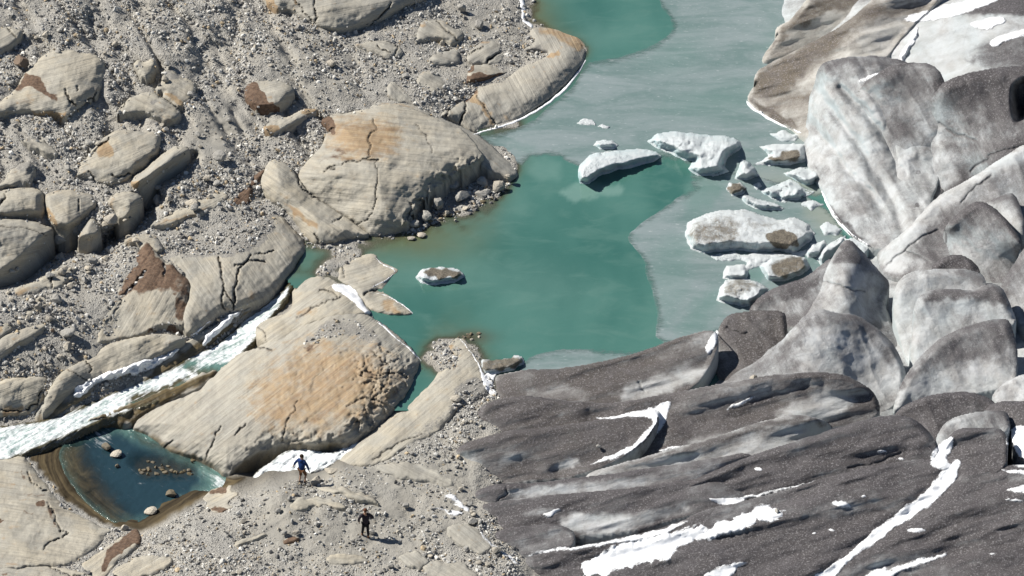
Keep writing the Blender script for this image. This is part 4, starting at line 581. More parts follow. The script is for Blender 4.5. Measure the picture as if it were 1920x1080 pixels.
ice('serac', 'large dark-topped block with a white foot, lowest of the right-hand steps', [(1670,775,.5),(1681,740,1.3),(1697,703,2.1),(1738,652,3.0),(1780,621,3.5),(1830,605,3.8),(1880,595,4.1),(1896,602,4.1),(1907,640,3.6),(1910,690,2.8),(1902,720,2.2),(1850,735,1.6),(1780,752,1.0),(1720,772,.4)], edge=.4, w=22, dirt=.3, gain=.6, blue=.08, dirty=[([(1725,668),(1780,620),(1890,596),(1900,630),(1890,670),(1830,680),(1780,690),(1740,700)], 22, .72)], clean=[([(1670,780),(1690,720),(1730,700),(1800,695),(1890,680),(1900,720),(1720,775)], 12, .75)])
ice('serac', 'white crumbly ice shelf at the right edge under the dark-topped block', [(1855,748,2.4),(1868,728,3.0),(1895,710,3.4),(1925,698,3.7),(2090,690,4.0),(2090,790,3),(1900,772,2.6)], edge=.3, w=14, dirt=-.1, gain=.2, rough=.12)
ice('serac', 'dark ice flank behind the central peak, down to the waterline', [(1400,590,.1),(1413,566,.8),(1432,548,1.3),(1470,531,1.8),(1510,520,2.1),(1545,492,2.6),(1562,480,2.8),(1568,510,2.4),(1550,555,1.7),(1515,600,1.0),(1490,618,.6),(1465,608,.4),(1435,592,.2)], edge=.3, w=18, dirt=.36, gain=.7, dirty=[([(1440,550),(1500,525),(1550,500),(1540,540),(1500,570),(1450,565)], 12, .8)])
ice('serac', 'pointed central ice peak with a dark shadowed right side', [(1475,612,None),(1508,586,None),(1535,540,None),(1552,498,2.8),(1563,478,3.2),(1577,455,3.6),(1590,447,3.8),(1604,455,3.7),(1626,480,3.0),(1652,511,2.1),(1670,527,1.4),(1664,548,1.2),(1660,575,.9),(1680,615,.4),(1698,660,-.1),(1672,668,.1),(1600,650,.8),(1540,652,.8),(1488,640,.7)], [(1585,520,2.9),(1600,570,2.0),(1625,530,2.0),(1642,560,1.1),(1550,590,1.6)], edge=.3, w=14, dirt=.04, gain=.75, dirty=[([(1555,500),(1577,455),(1592,446),(1612,462),(1620,500),(1600,495),(1580,490)], 8, .75), ([(1600,600),(1680,600),(1698,660),(1640,640)], 14, .6)], lines=[[(1535,525),(1570,535),(1620,548)]])
ice('serac', 'dark square-topped ice block at the waterline beside the lake', [(1333,676,.1),(1328,650,.6),(1344,625,1.1),(1352,602,1.4),(1368,587,1.6),(1405,582,1.8),(1440,580,1.9),(1471,582,2.0),(1476,600,1.7),(1482,660,.7),(1440,705,.5),(1400,718,.4),(1355,718,.4)], edge=.3, w=14, dirt=.6, gain=.6, brown=.2, lines=[[(1362,615),(1380,622),(1400,624)]])
ice('serac', 'central grey hump with a pale hollow flank, in front of the pointed peak', [(1325,722,None),(1380,692,None),(1430,662,None),(1478,628,2.5),(1502,597,3.0),(1526,579,3.4),(1550,580,3.5),(1580,589,3.4),(1602,588,3.3),(1640,608,2.7),(1672,640,2.0),(1691,670,1.4),(1700,705,.8),(1688,745,.1),(1662,775,-.3),(1600,785,0),(1540,782,.4),(1450,760,.8),(1380,745,.8)], [(1545,640,2.6),(1600,700,1.1),(1640,690,1.0),(1500,680,1.7)], edge=.35, w=18, dirt=.1, gain=.7, dirty=[([(1400,690),(1480,630),(1530,578),(1600,590),(1570,610),(1520,620),(1500,660),(1420,710)], 14, .62), ([(1590,590),(1640,610),(1690,680),(1690,720),(1650,670),(1610,620)], 12, .55)], clean=[([(1500,660),(1570,625),(1585,650),(1520,690)], 18, .95), ([(1560,690),(1620,650),(1660,720),(1600,760)], 22, .9)])
ice('ice_ridge', 'low dark ice ridge forming the lake shore above the glacier tongue', [(922,714,-.1),(932,701,.35),(990,692,.6),(1060,690,.8),(1110,681,1.0),(1180,665,1.3),(1250,641,1.7),(1312,619,2.0),(1340,617,2.1),(1350,640,1.8),(1338,676,1.3),(1312,722,.9),(1200,778,.35),(1100,785,.2),(1050,778,.15),(980,768,.1),(935,755,.0)], edge=.25, w=12, dirt=.62, gain=.6, brown=.25, clean=[([(1150,745),(1195,715),(1330,680),(1330,705),(1200,760)], 12, .7), ([(980,745),(1050,715),(1100,730),(1090,755)], 20, .35)], lines=[[(1195,715),(1210,735)]])
ice('ice_ridge', 'dark ribbed ice ridge holding the curved snow gully', [(898,812,-.4),(889,780,.3),(905,758,.8),(930,748,.9),(990,740,1.1),(1050,748,1.1),(1130,757,1.2),(1200,747,1.5),(1300,728,1.9),(1390,712,2.3),(1460,700,2.6),(1560,695,2.6),(1610,712,2.2),(1642,737,1.6),(1655,775,.6),(1600,800,.3),(1500,805,.6),(1400,840,.5),(1250,865,.1),(1150,880,-.3),(1050,870,-.6),(950,855,-.6),(905,845,-.6)], edge=.3, w=16, dirt=.68, gain=.5, brown=.15, folds=[([(1110,785),(1215,770),(1260,748)], 16, .35), ([(1240,790),(1200,840),(1090,878)], 16, .4), ([(1280,790),(1400,750),(1500,720)], 14, .35), ([(1300,815),(1420,775),(1540,735)], 14, .3)], clean=[([(1440,790),(1520,740),(1600,730),(1590,780),(1500,790)], 14, .8), ([(1280,830),(1400,795),(1420,800),(1300,850)], 12, .45)])
ice('ice_ridge', 'dark rounded ice toe over the brown ice caves by the gravel edge', [(840,860,-.7),(855,838,.2),(890,824,.6),(950,806,1.0),(1000,803,1.1),(1080,794,1.25),(1130,784,1.3),(1190,778,1.35),(1240,764,1.5),(1228,806,1.1),(1185,848,.6),(1125,880,0),(1060,897,-.4),(980,902,-.6),(905,915,-1.1),(868,895,-1.1)], edge=.35, w=16, dirt=.7, gain=.5, brown=.15, folds=[([(1050,885),(1100,862),(1180,840)], 10, .3)], clean=[([(855,865),(890,860),(915,890),(900,910),(870,890)], 8, .6), ([(1040,870),(1080,855),(1090,870),(1060,880)], 5, .8)])
ice('ice_ridge', 'long pale-sided ice ridge between the snow gully and the big dark front hump', [(1085,890,0),(1180,864,.9),(1250,843,1.4),(1330,822,1.8),(1390,802,2.2),(1440,786,2.5),(1500,775,2.7),(1540,784,2.6),(1566,803,None),(1563,838,None),(1500,862,.9),(1400,892,.5),(1300,912,0),(1200,922,-.3),(1120,918,-.4)], edge=.3, w=14, dirt=.35, gain=.6, brown=.2, dirty=[([(1180,865),(1330,822),(1440,786),(1520,775),(1555,800),(1520,795),(1440,805),(1340,838),(1240,862)], 8, .8)], clean=[([(1300,880),(1400,830),(1520,800),(1540,830),(1440,860)], 12, .6)])
ice('ice_ridge', 'thin dark ice ridge running from the gravel edge below the pale-sided ridge', [(876,942,-1.2),(895,914,-.4),(940,905,-.1),(1000,905,.1),(1080,895,.4),(1180,882,.9),(1270,868,1.3),(1340,858,1.5),(1420,842,None),(1420,885,None),(1340,915,.6),(1285,940,0),(1150,962,-.6),(1000,972,-1.1),(920,970,-1.3)], edge=.25, w=12, dirt=.74, gain=.6, clean=[([(940,925),(1040,905),(1160,900),(1240,890),(1200,915),(1000,935)], 9, .6)], lines=[[(945,905),(950,925),(935,940)]])
ice('ice_ridge', 'dark ice ridge with pale scooped hollow just above the thin snow line', [(885,962,-1.2),(905,943,-.5),(960,935,-.1),(1050,925,.2),(1150,918,.6),(1250,905,1.0),(1340,893,1.25),(1460,872,None),(1460,935,None),(1345,955,.5),(1265,975,-.2),(1180,998,-.5),(1080,1005,-.9),(1000,1012,-1.2),(920,1000,-1.4)], edge=.25, w=12, dirt=.78, gain=.5, clean=[([(1040,975),(1070,960),(1150,965),(1250,955),(1300,945),(1240,975),(1150,1000),(1080,1005)], 9, .8), ([(970,958),(1050,950),(1060,965),(990,970)], 7, .5)])
ice('ice_ridge', 'small dark rounded ice lobe at the gravel edge in the foreground', [(920,1038,-1.7),(918,1005,-1.0),(940,990,-.6),(1000,983,-.3),(1055,982,-.1),(1083,1000,-.2),(1070,1030,-.8),(1000,1048,-1.3),(960,1052,-1.6)], edge=.25, w=12, dirt=.72, gain=.4)
ice('ice_ridge', 'big dark rounded front hump rising to a dome near the crevasse', [(1265,912,.8),(1340,882,1.5),(1407,853,2.1),(1513,820,2.8),(1613,787,3.4),(1680,775,3.6),(1713,783,3.6),(1743,807,3.2),(1758,834,2.6),(1755,875,1.9),(1745,940,.9),(1600,972,.3),(1450,972,-.1),(1350,962,-.3),(1290,950,-.1)], edge=.35, w=18, dirt=.78, gain=.4, folds=[([(1400,880),(1520,860),(1640,862),(1700,845)], 10, .18)], lines=[[(1590,878),(1650,868),(1690,850)]])
ice('serac', 'dark arched ice hump behind the blue crevasse at right', [(1668,782,1.2),(1700,755,2.3),(1740,740,2.8),(1790,733,3.0),(1830,735,3.1),(1855,745,3.1),(1875,762,2.8),(1855,785,2.2),(1790,810,1.7),(1762,840,1.3),(1735,815,1.6),(1700,792,1.2)], edge=.35, w=16, dirt=.6, gain=.5)
ice('serac', 'dark ice step at the right edge above the snow-filled cracks', [(1840,768,2.6),(1870,750,3.4),(1920,752,3.8),(2000,745,4.1),(2090,800,3.8),(2090,890,3.0),(1920,865,2.9),(1898,840,2.8),(1890,790,3.0)], edge=.3, w=14, dirt=.65, gain=.4)
ice('serac', 'pale-fronted ice block beside the blue crevasse', [(1752,860,2.0),(1756,805,3.1),(1790,780,3.5),(1850,768,3.7),(1892,768,3.8),(1897,806,3.4),(1850,830,2.9),(1790,865,2.3)], edge=.3, w=14, dirt=.15, gain=.5, blue=.12)
ice('ice_ridge', 'flat dark ice slab framed by snow-filled cracks at right', [(1742,882,2.2),(1768,832,3.3),(1790,803,3.8),(1830,800,4.0),(1886,803,4.1),(1890,835,3.8),(1887,882,3.3),(1830,905,2.6),(1780,915,2.3)], edge=.25, w=12, dirt=.8, gain=.3)
ice('ice_ridge', 'wide dark gritty ice slope filling the lower right foreground', [(962,1056,-1.7),(1000,1038,-.8),(1080,1025,-.3),(1180,1005,.2),(1260,985,.6),(1330,950,1.1),(1440,928,1.6),(1520,902,2.1),(1600,880,2.5),(1680,866,2.8),(1740,858,3.0),(1780,868,3.1),(1880,872,3.4),(2090,870,4.0),(2090,1200,.5),(1500,1200,-1.2),(1000,1200,-2.6),(972,1100,-2.2)], edge=.22, w=14, dirt=.82, gain=.35, folds=[([(1790,870),(1770,905),(1720,950),(1650,1000),(1600,1035),(1550,1080),(1500,1130)], 12, .35), ([(1090,1060),(1250,1010),(1380,980),(1460,960)], 34, .25), ([(1600,1090),(1700,1055),(1800,1025)], 22, .18), ([(1000,1060),(1150,1022),(1280,985)], 10, .15)], rough=.07)

# ------------------------------------------------------------------ running water
def flow(name, outline, ctrl, foam, ang, white=None, brown=None, deep=None, calm=None, amp=.06, alpha=None, jag=3, margin=8):
    _id[0] += 1; idn = _id[0]; zc = tps(low(ctrl)); ca, sa = math.cos(R(ang)), math.sin(R(ang))
    def zf(u, v, sd, top=1):
        s_, t_ = (u*ca+v*sa), (-u*sa+v*ca); k_ = 1-.85*paint(u, v, calm)
        return zc(u, v)+amp*k_*(fbm(s_/26, t_/9, 4, 3)+.7*fbm(u/9, v/8, 3, 5))
    def af(u, v, sd, z, n):
        f = np.clip(foam+.7*paint(u, v, white)-.9*paint(u, v, calm)-.5*sstep(6, 0, sd), 0, 1.2)
        al = np.ones(u.shape) if alpha is None else np.clip(1-paint(u, v, alpha), .12, 1)
        return {'A': rgba(f, np.maximum(paint(u, v, brown), .9*sstep(11, 3, sd)*(name == 'stream')), paint(u, v, deep), al)}
    o = sheet(name, outline, zf, M['stream'], margin=margin, skirt=(.3, 2), jag=(jag, 14), attrf=af, ident=idn, ang=ang); tag(o, kind='structure'); return o
flow('stream', [(570,488),(556,520),(545,545),(528,572),(505,600),(485,632),(462,655),(440,680),(420,705),(385,712),(350,730),(300,752),(255,766),(200,785),(130,815),(60,845),(0,868),(-60,890),(-60,800),(0,798),(40,794),(95,785),(150,764),(200,741),(250,718),(300,700),(345,676),(365,660),(395,652),(425,632),(448,606),(480,580),(512,560),(536,538),(548,512),(556,490)],
     [(565,490,-.02),(545,530,-.15),(515,565,-.8),(470,620,-1.5),(430,660,-2.1),(390,690,-2.35),(300,725,-2.9),(200,765,-3.5),(100,805,-4.0),(0,838,-4.5),(-60,862,-4.7)], .68, -30, brown=[([(230,745),(300,722),(345,700),(355,712),(300,738),(240,760)], 6, .9), ([(345,690),(385,690),(420,700),(380,715),(350,725)], 8, .8)],
     calm=[([(545,540),(556,488),(572,488),(556,530)], 8, 1), ([(365,690),(425,680),(440,685),(410,712),(380,708)], 8, .8), ([(235,752),(300,728),(350,705),(375,712),(300,748),(240,765)], 6, .7), ([(340,682),(368,668),(372,690),(348,700)], 6, .5)])
flow('stream', [(798,690),(792,715),(770,745),(745,772),(715,800),(690,822),(660,848),(632,868),(600,882),(560,894),(520,898),(478,902),(474,890),(498,872),(524,852),(556,838),(590,842),(622,850),(650,838),(690,812),(715,788),(742,762),(768,735),(778,705),(780,685)],
     [(795,700,-.05),(770,740,-.5),(735,778,-1.0),(690,820,-1.6),(640,858,-2.1),(590,866,-2.5),(540,870,-3.0),(500,882,-3.7),(480,892,-4.4)], 1.0, -38, calm=[([(775,690),(800,690),(790,722),(765,750),(755,745),(778,712)], 8, 1)], deep=[([(770,690),(800,690),(785,730),(745,775),(735,765),(768,730)], 10, .6)], amp=.11)
flow('pool', POOLP, [(110,822,-4.62),(430,900,-4.8),(250,990,-4.85),(200,790,-4.7),(300,880,-4.75)], -.02, 35, amp=.02, white=[([(150,800),(200,792),(212,830),(190,850),(165,835)], 12, .5), ([(400,885),(440,895),(425,912),(395,915)], 8, .8), ([(340,935),(400,915),(380,935)], 8, .5), ([(250,905),(275,900),(275,915)], 6, .6)], deep=[([(130,830),(200,800),(280,830),(350,870),(400,900),(330,950),(250,985),(160,940)], 20, 1)], brown=None,
     alpha=[([(95,840),(150,812),(160,860),(190,915),(250,985),(265,1000),(210,990),(120,910)], 34, 1.0), ([(245,845),(300,850),(370,870),(360,895),(290,900),(240,880)], 14, .55), ([(240,800),(300,835),(392,868),(400,880),(330,862),(260,825)], 8, .6)], jag=2)

# ------------------------------------------------------------------ snow and crusts of ice lying on what is below them
def snow(label, outline, th=.06, w=8, frag=.03, name='snow_patch', cat='snow', lump=0, jag=5, floor=None, group=None, fray=3.5):
    _id[0] += 1; idn = _id[0]; fr_ = min(14, 4+jag*.7)
    def zf(u, v, sd, top=1):
        b = zlook(u, v)
        if floor is not None: b = np.maximum(b, floor)
        e = min(th, .1)*.5*(1-(1-np.clip(sd/w, 0, 1))**2)-.6*frag*(.3+fbm(u/7, v/5, 3, idn % 7)*1.4)*sstep(w*1.5, 0, sd)+.008
        return b+e+lump*np.clip(sd/5, 0, 1)*(.5+fbm(u/8, v/7, 3, idn % 8))
    o = sheet(name, outline, zf, M['snow'], margin=6, skirt=(.3, 4), jag=(jag, 18), ident=idn, write=False, sm=1, fray=0, ang=-20, attrf=lambda u, v, sd, z, n: {'A': rgba(np.clip((sd+1.5)/(fr_ if name == 'snow_patch' else 3.0), 0, 2), 1.0 if name == 'snow_patch' else .8 if name == 'shore_ice' else 0, 0, 1)})
    tag(o, label, cat, group, 'thing'); return o
snow('curved Y-shaped snow gully on the dark ridged ice', [(1105,785),(1150,778),(1215,765),(1262,747),(1255,775),(1243,800),(1235,815),(1200,842),(1150,864),(1090,876),(1130,860),(1180,836),(1213,810),(1223,792),(1213,783),(1180,781),(1145,788)])
snow('largest snow field, spread over the dark foreground ice at the bottom edge', [(1085,1058),(1100,1042),(1160,1020),(1230,1000),(1300,985),(1380,970),(1425,945),(1450,948),(1475,958),(1478,972),(1420,986),(1380,1002),(1310,1012),(1275,1040),(1200,1064),(1130,1082),(1095,1090)], .12, 14, .10, jag=12)
snow('tapering snow wedge in the fold left of the big dark hump', [(1323,935),(1345,932),(1400,929),(1470,913),(1550,896),(1510,908),(1430,930),(1360,951)], .1)
snow('long snow-filled crack winding down the lower right ice', strip([(1800,862),(1785,885),(1765,910),(1735,938),(1700,962),(1660,990),(1620,1022),(1590,1045),(1550,1080),(1510,1120)], [14,30,34,26,26,24,18,14,30,40]), .12, 8, .05)
snow('snow bank falling into the blue crevasse above the long crack', [(1740,870),(1745,852),(1765,830),(1788,812),(1786,840),(1772,862),(1790,872),(1780,885),(1755,880)], .12)
snow('long snow streak at the bottom edge right of the snow-filled crack', [(1590,1092),(1650,1066),(1720,1048),(1785,1030),(1765,1048),(1700,1070),(1640,1095)], .1, 8, .06, jag=9)
snow('short snow streak at the bottom edge below the largest snow field', [(1310,1082),(1350,1060),(1408,1050),(1392,1070),(1345,1095)], .09, 8, .08, jag=9)
snow('small pointed snow patch in the middle of the foreground ice', [(1550,946),(1575,937),(1590,940),(1607,953),(1580,954)], .06, 5)
snow('snow chute at the right edge beside the flat dark slab', [(1885,806),(1925,795),(1990,800),(1990,880),(1920,878),(1892,872)], .12)
snow('narrow snow tongue at the right edge below the chute', [(1868,877),(1900,880),(1990,884),(1990,897),(1905,892)], .07, 5)
snow('upper of two small snow flecks on dark ice at the right edge', [(1883,921),(1905,910),(1935,903),(1935,922),(1900,925)], .06, 5)
snow('lower of two small snow flecks on dark ice at the right edge', [(1880,935),(1905,933),(1925,937),(1915,941),(1890,940)], .05, 4)
snow('thin snow line along the foot of the foreground ridges', strip([(985,1040),(1020,1033),(1080,1028),(1150,1016),(1210,1006),(1260,990),(1290,975)], [4,8,7,9,14,12,4]), .07, 4)
snow('small snow patch in the pale hollow of the foreground ridges', [(1012,962),(1035,955),(1055,954),(1045,966),(1022,972)], .06, 5)
snow('wide snow slope in the valley behind the great serac wall', [(1690,30),(1750,14),(1830,-5),(1900,-40),(1940,-40),(1860,10),(1800,28),(1740,42),(1708,46)], .12, 8)
snow('snow bank below the dark ice at the top right corner', [(1812,42),(1850,32),(1880,27),(1895,40),(1850,57),(1825,52)], .08, 6)
snow('snow cornice at the right edge of the upper valley', [(1850,80),(1880,62),(1940,48),(1940,60),(1895,76),(1860,92)], .08, 5)
snow('broken snow strip running down the valley to the rounded grey hump', strip([(1722,48),(1712,70),(1702,90),(1690,112)], [10,14,12,14]), .12, 5, .06, lump=.15)
snow('snow sliver in the notch of the grey hump', strip([(1606,156),(1625,147),(1650,137)], [5,9,4]), .06, 4)
snow('snow sliver on the ribbed ridge right of the curved gully', strip([(1362,768),(1385,757),(1415,744)], [4,10,4]), .06, 4)
snow('thin snow streak below the curved gully', strip([(1235,847),(1260,840),(1290,833)], [3,7,3]), .05, 3)
snow('snow ledge between dark block and central ridge above the lake', [(1318,655),(1330,632),(1346,615),(1350,622),(1342,650),(1328,668)], .08, 5)
for lb, cu, cv, ru, rv in [('oval snow fleck high on the big dark front hump',1422,878,9,4),('right snow fleck on the crown of the big dark hump',1690,860,7,3),('left snow fleck on the crown of the big dark hump',1653,845,10,4),('small snow fleck left of the winding crack on foreground ice',1560,993,8,3),('tiny snow fleck left of its twin on the foreground ice',1527,999,6,2.5),('flat snow fleck right of the winding crack',1718,994,20,5),('small snow fleck low beside the right edge',1860,1038,8,3),('snow fleck near the pointed patch on foreground ice',1620,930,7,3)]:
    snow(lb, [(cu+ru*math.cos(a)*(1+.2*math.sin(3*a)), cv+rv*math.sin(a)) for a in np.linspace(0, 6.28, 9)[:-1]], .05, 4, .03, jag=3, group='small snow flecks on the ice')
snow('lumpy white ice crust along the upper bank of the rapids', [(132,748),(146,722),(200,697),(250,682),(300,666),(338,648),(334,662),(292,687),(250,702),(205,712),(172,724),(152,746)], .10, 6, .06, name='ice_crust', cat='ice crust', lump=.22)
snow('lumpy white ice crust on the bank below the lake outlet', [(378,642),(398,617),(425,592),(452,584),(442,600),(416,616),(396,638),(382,648)], .08, 5, .05, name='ice_crust', cat='ice crust', lump=.2)
snow('small white ice crust in the crack foot above the outlet rapids', [(352,630),(372,615),(395,598),(398,604),(378,622),(362,634)], .05, 4, .05, name='ice_crust', cat='ice crust', lump=.08)
snow('thin white ice rim along the striated slab at the waterline', strip([(1099,112),(1090,127),(1073,151),(1053,174),(1023,197),(990,217),(960,231),(933,239),(907,245),(884,252)], [3,5,6,6,6,5,5,4,4,2]), .05, 3.5, .02, name='shore_ice', cat='shore ice', jag=2, floor=0)
snow('thin white ice rim along the lakeside edge of the ochre rock', strip([(704,600),(725,617),(748,638),(770,655),(790,676)], [5,4,3,3,3]), .04, 3, .02, name='shore_ice', cat='shore ice', jag=2, floor=0)
snow('white ice rim along the edge of the rock spit beside the glacier', strip([(862,634),(882,655),(895,678),(904,700),(912,725),(922,742)], [3,3,3,7,9,7]), .05, 3, .03, name='shore_ice', cat='shore ice', jag=3)
snow('white ice rim on the tip of the low rock peninsula', strip([(700,478),(714,495),(744,505),(732,520),(705,535),(690,545)], [2,3,4,3,3,2]), .04, 3, .02, name='shore_ice', cat='shore ice', jag=2, floor=0)
snow('dirty white ice rim round the lower point of the low rock peninsula', strip([(700,548),(730,556),(760,574),(775,588)], [2,3,3,3]), .04, 3, .02, name='shore_ice', cat='shore ice', jag=2, floor=0)
snow('smooth white snow drift between the rock peninsula and the outlet rock', [(618,532),(650,530),(668,545),(682,565),(692,580),(706,588),(698,596),(670,575),(645,552),(625,545)], .12, 7, .02, jag=3, floor=-.05)
snow('frozen white trickle running to the lake at the top edge', strip([(976,-30),(978,5),(983,22),(980,36),(990,44),(1000,50)], [10,10,8,8,8,5]), .08, 3, .02, name='frozen_trickle', cat='ice', jag=3)
snow('white snow wedge between the dirty berg and the dark ice ridge', [(905,705),(925,694),(945,690),(932,703),(922,722),(935,742),(915,740),(906,722)], .06, 4, .03, jag=3, floor=0)
snow('upper grey snow tongue on the gravel at the glacier edge', [(828,925),(850,924),(868,938),(872,950),(850,942)], .07, 5)
snow('middle grey snow tongue on the gravel at the glacier edge', [(838,938),(862,945),(880,950),(880,962),(868,958)], .07, 5)
snow('lower grey snow tongue on the gravel at the glacier edge', [(798,948),(830,955),(870,960),(868,968),(845,968),(828,958)], .06, 4)
snow('thin snow strip along the gravel at the foot of the foreground ice', strip([(895,988),(905,1005),(925,1025),(955,1045),(975,1058)], [5,6,6,8,8]), .06, 4)
snow('icy white rim at the foot of the dark brown fin', strip([(1400,188),(1412,203),(1440,220),(1478,240),(1504,250)], [5,7,7,6,4]), .12, 4, .02, name='shore_ice', cat='shore ice', jag=2, floor=0)
snow('white ice rim at the foot of the great serac wall', strip([(1540,355),(1556,392),(1582,428),(1610,452),(1638,466)], [5,7,7,7,6]), .12, 4, .02, name='shore_ice', cat='shore ice', jag=2, floor=0)

# ------------------------------------------------------------------ bergs afloat in the lake
def berg(label, outline, H=.5, w=14, dirty=None, blue=.3, lump=.04, lean=(0, 0), p=2.2, jag=2, name='iceberg', d0=-.3):
    _id[0] += 1; idn = _id[0]; O = np.array(outline, float); uc, vc = O[:, 0].mean(), O[:, 1].mean(); ext = max(np.ptp(O[:, 0]), np.ptp(O[:, 1]))/2
    def zf(u, v, sd, top=1):
        s = np.clip((sd-2.5)/(w*.6), 0, 1); z = .05+H*.9*s**.85*np.clip(1+(lean[0]*(u-uc)+lean[1]*(v-vc))/ext, .2, 2.4)
        return z+lump*np.clip(sd/6, 0, 1)*(fbm(u/16, v/12, 4, idn % 8)*1.6+fbm(u/6, v/5, 3, idn % 5)*.35+np.floor(fbm(u/24, v/18, 2, (idn+3) % 8)*4)*.6)+.02
    def af(u, v, sd, z, n): return {'A': rgba(np.maximum(d0, paint(u, v, dirty)), 0, np.clip(blue+.7*sstep(.6, .2, n[..., 2]), 0, 1)*sstep(1.2, 0, z), 0)}
    o = sheet(name, outline, zf, M['berg'], jag=(jag*1.6, 13), sm=0, attrf=af, ident=idn, margin=8, skirt=(.2, 3)); tag(o, label, 'iceberg', None, 'thing'); return o
berg('long flat-topped white berg with a blue blunt end in the open water', [(1083,330),(1085,310),(1098,298),(1105,290),(1140,283),(1200,277),(1230,283),(1241,293),(1225,302),(1190,310),(1150,320),(1122,330),(1106,344),(1088,344)], .75, 14, blue=.35, lean=(-.35, 0))
berg('biggest clean white berg with a lumpy lower lobe, in the middle lake', [(1213,264),(1235,248),(1270,245),(1320,252),(1365,254),(1386,262),(1394,275),(1380,286),(1366,293),(1360,310),(1366,320),(1340,328),(1310,329),(1289,315),(1300,302),(1280,298),(1255,286),(1230,276)], .8, 20, blue=.35, lump=.07)
berg('small white ice dome between the two biggest clean bergs and the far shore', [(1112,272),(1120,263),(1145,262),(1161,270),(1150,279),(1125,280)], .35, 10, blue=.1, lump=.03)
berg('left of two low white ice crumbs far out on the ice sheet', [(1080,229),(1095,222),(1112,225),(1118,232),(1095,232)], .12, 6, blue=0, lump=.05)
berg('right of two low white ice crumbs far out on the ice sheet', [(1120,234),(1130,233),(1144,237),(1135,240)], .08, 4, blue=0, lump=.04)
berg('small pointed white ice spire near the serac wall', [(1378,334),(1384,312),(1391,297),(1404,304),(1418,317),(1423,329),(1400,337)], 1.1, 14, blue=.3, p=1.3, lump=.08)
berg('dirty wedge of ice with a brown front touching the serac wall', [(1413,308),(1442,290),(1424,273),(1460,270),(1509,267),(1512,302),(1480,309)], .55, 12, dirty=[([(1440,295),(1470,285),(1505,280),(1505,303),(1450,305)], 4, .8)], blue=.05, d0=.05)
berg('white crumpled ice floe below the dirty wedge', [(1470,325),(1500,312),(1535,318),(1543,336),(1515,346),(1490,337)], .4, 10, blue=.15, lump=.12)
berg('white jagged ice floe left of the crumpled one', [(1428,358),(1455,346),(1480,334),(1496,343),(1510,352),(1527,358),(1500,373),(1470,378),(1445,371)], .45, 12, blue=.2, lump=.12)
berg('small dirty brown ice lump above the big grey berg', [(1360,352),(1368,342),(1388,341),(1400,352),(1392,364),(1370,366)], .5, 9, dirty=[([(1360,350),(1380,340),(1400,350),(1390,362),(1368,362)], 3, .9)], blue=0)
berg('slanting white ice plate beside the dirty brown lump', [(1386,368),(1396,361),(1420,372),(1450,380),(1472,389),(1460,394),(1420,391),(1400,384)], .4, 8, blue=.05)
berg('big grey-brown berg with snow veins, nearest large berg to the glacier', [(1284,436),(1290,416),(1315,404),(1345,394),(1400,392),(1425,402),(1460,412),(1490,406),(1516,420),(1528,436),(1520,450),(1500,466),(1488,476),(1460,469),(1420,471),(1370,467),(1320,474),(1294,466)], .8, 22, dirty=[([(1290,430),(1320,410),(1370,405),(1400,430),(1380,458),(1310,462),(1290,450)], 16, .55), ([(1430,440),(1450,432),(1495,432),(1500,462),(1465,466),(1440,455)], 3, .95), ([(1390,412),(1450,415),(1480,420),(1440,430),(1400,430)], 12, .5)], blue=.02, d0=.2, lump=.03)
berg('white ice apron joining the big grey berg to the glacier', [(1380,480),(1420,472),(1480,475),(1520,465),(1540,470),(1500,482),(1450,490),(1420,500),(1395,505),(1400,492)], .12, 8, blue=0, lump=.03)
berg('dark angular ice block with white edges beside the ice apron', [(1424,498),(1445,482),(1480,477),(1510,482),(1519,500),(1500,516),(1470,526),(1440,526)], .6, 9, dirty=[([(1440,490),(1480,480),(1514,486),(1510,506),(1470,520),(1445,515)], 7, .75)], blue=.05)
berg('small white snow-topped block left of the dark angular one', [(1354,521),(1362,497),(1395,494),(1406,508),(1401,521),(1380,524)], .35, 7, blue=.0)
berg('white ice shards heaped against the central peak', [(1530,485),(1545,462),(1570,448),(1585,440),(1580,460),(1560,485),(1540,500)], .8, 10, blue=.1, lump=.12)
berg('pale ice block left of the heaped shards', [(1508,470),(1520,455),(1545,450),(1552,460),(1540,478),(1515,482)], .5, 10, blue=.05)
berg('brownish melting ice lump at the foot of the dark flank', [(1343,563),(1348,542),(1360,526),(1395,521),(1420,528),(1440,540),(1430,560),(1405,575),(1385,572)], .75, 16, dirty=[([(1350,545),(1365,525),(1400,522),(1435,540),(1400,545),(1380,560)], 8, .55)], blue=.0, lump=.08)
for lb, o_ in [('thin white floe in the channel below the serac wall, nearest the big grey berg', [(1535,425),(1555,415),(1580,428),(1570,440),(1545,440)]), ('thin white floe wedged at the foot of the serac wall', [(1580,445),(1605,448),(1632,462),(1620,472),(1590,462)]), ('thin ice scrap beside the jagged white floe', [(1500,382),(1525,376),(1545,384),(1520,392)]), ('thin ice plate floating under the dark brown fin', [(1445,250),(1470,243),(1500,252),(1490,264),(1460,262)]), ('thin ice scrap right of the dirty brown lump', [(1408,345),(1422,340),(1432,350),(1418,356)]), ('thin white ice tongue below the big grey berg', [(1330,478),(1380,472),(1400,482),(1370,490),(1345,486)])]:
    berg(lb, o_, .10, 6, blue=.1, lump=.02, jag=3)
berg('dark grit-covered berg floating alone in the left of the lake', [(780,517),(794,504),(830,499),(862,505),(872,519),(852,528),(812,533),(788,528)], .45, 9, dirty=[([(793,508),(830,500),(862,508),(868,520),(840,522),(800,522)], 4, 1.0)], blue=.05)
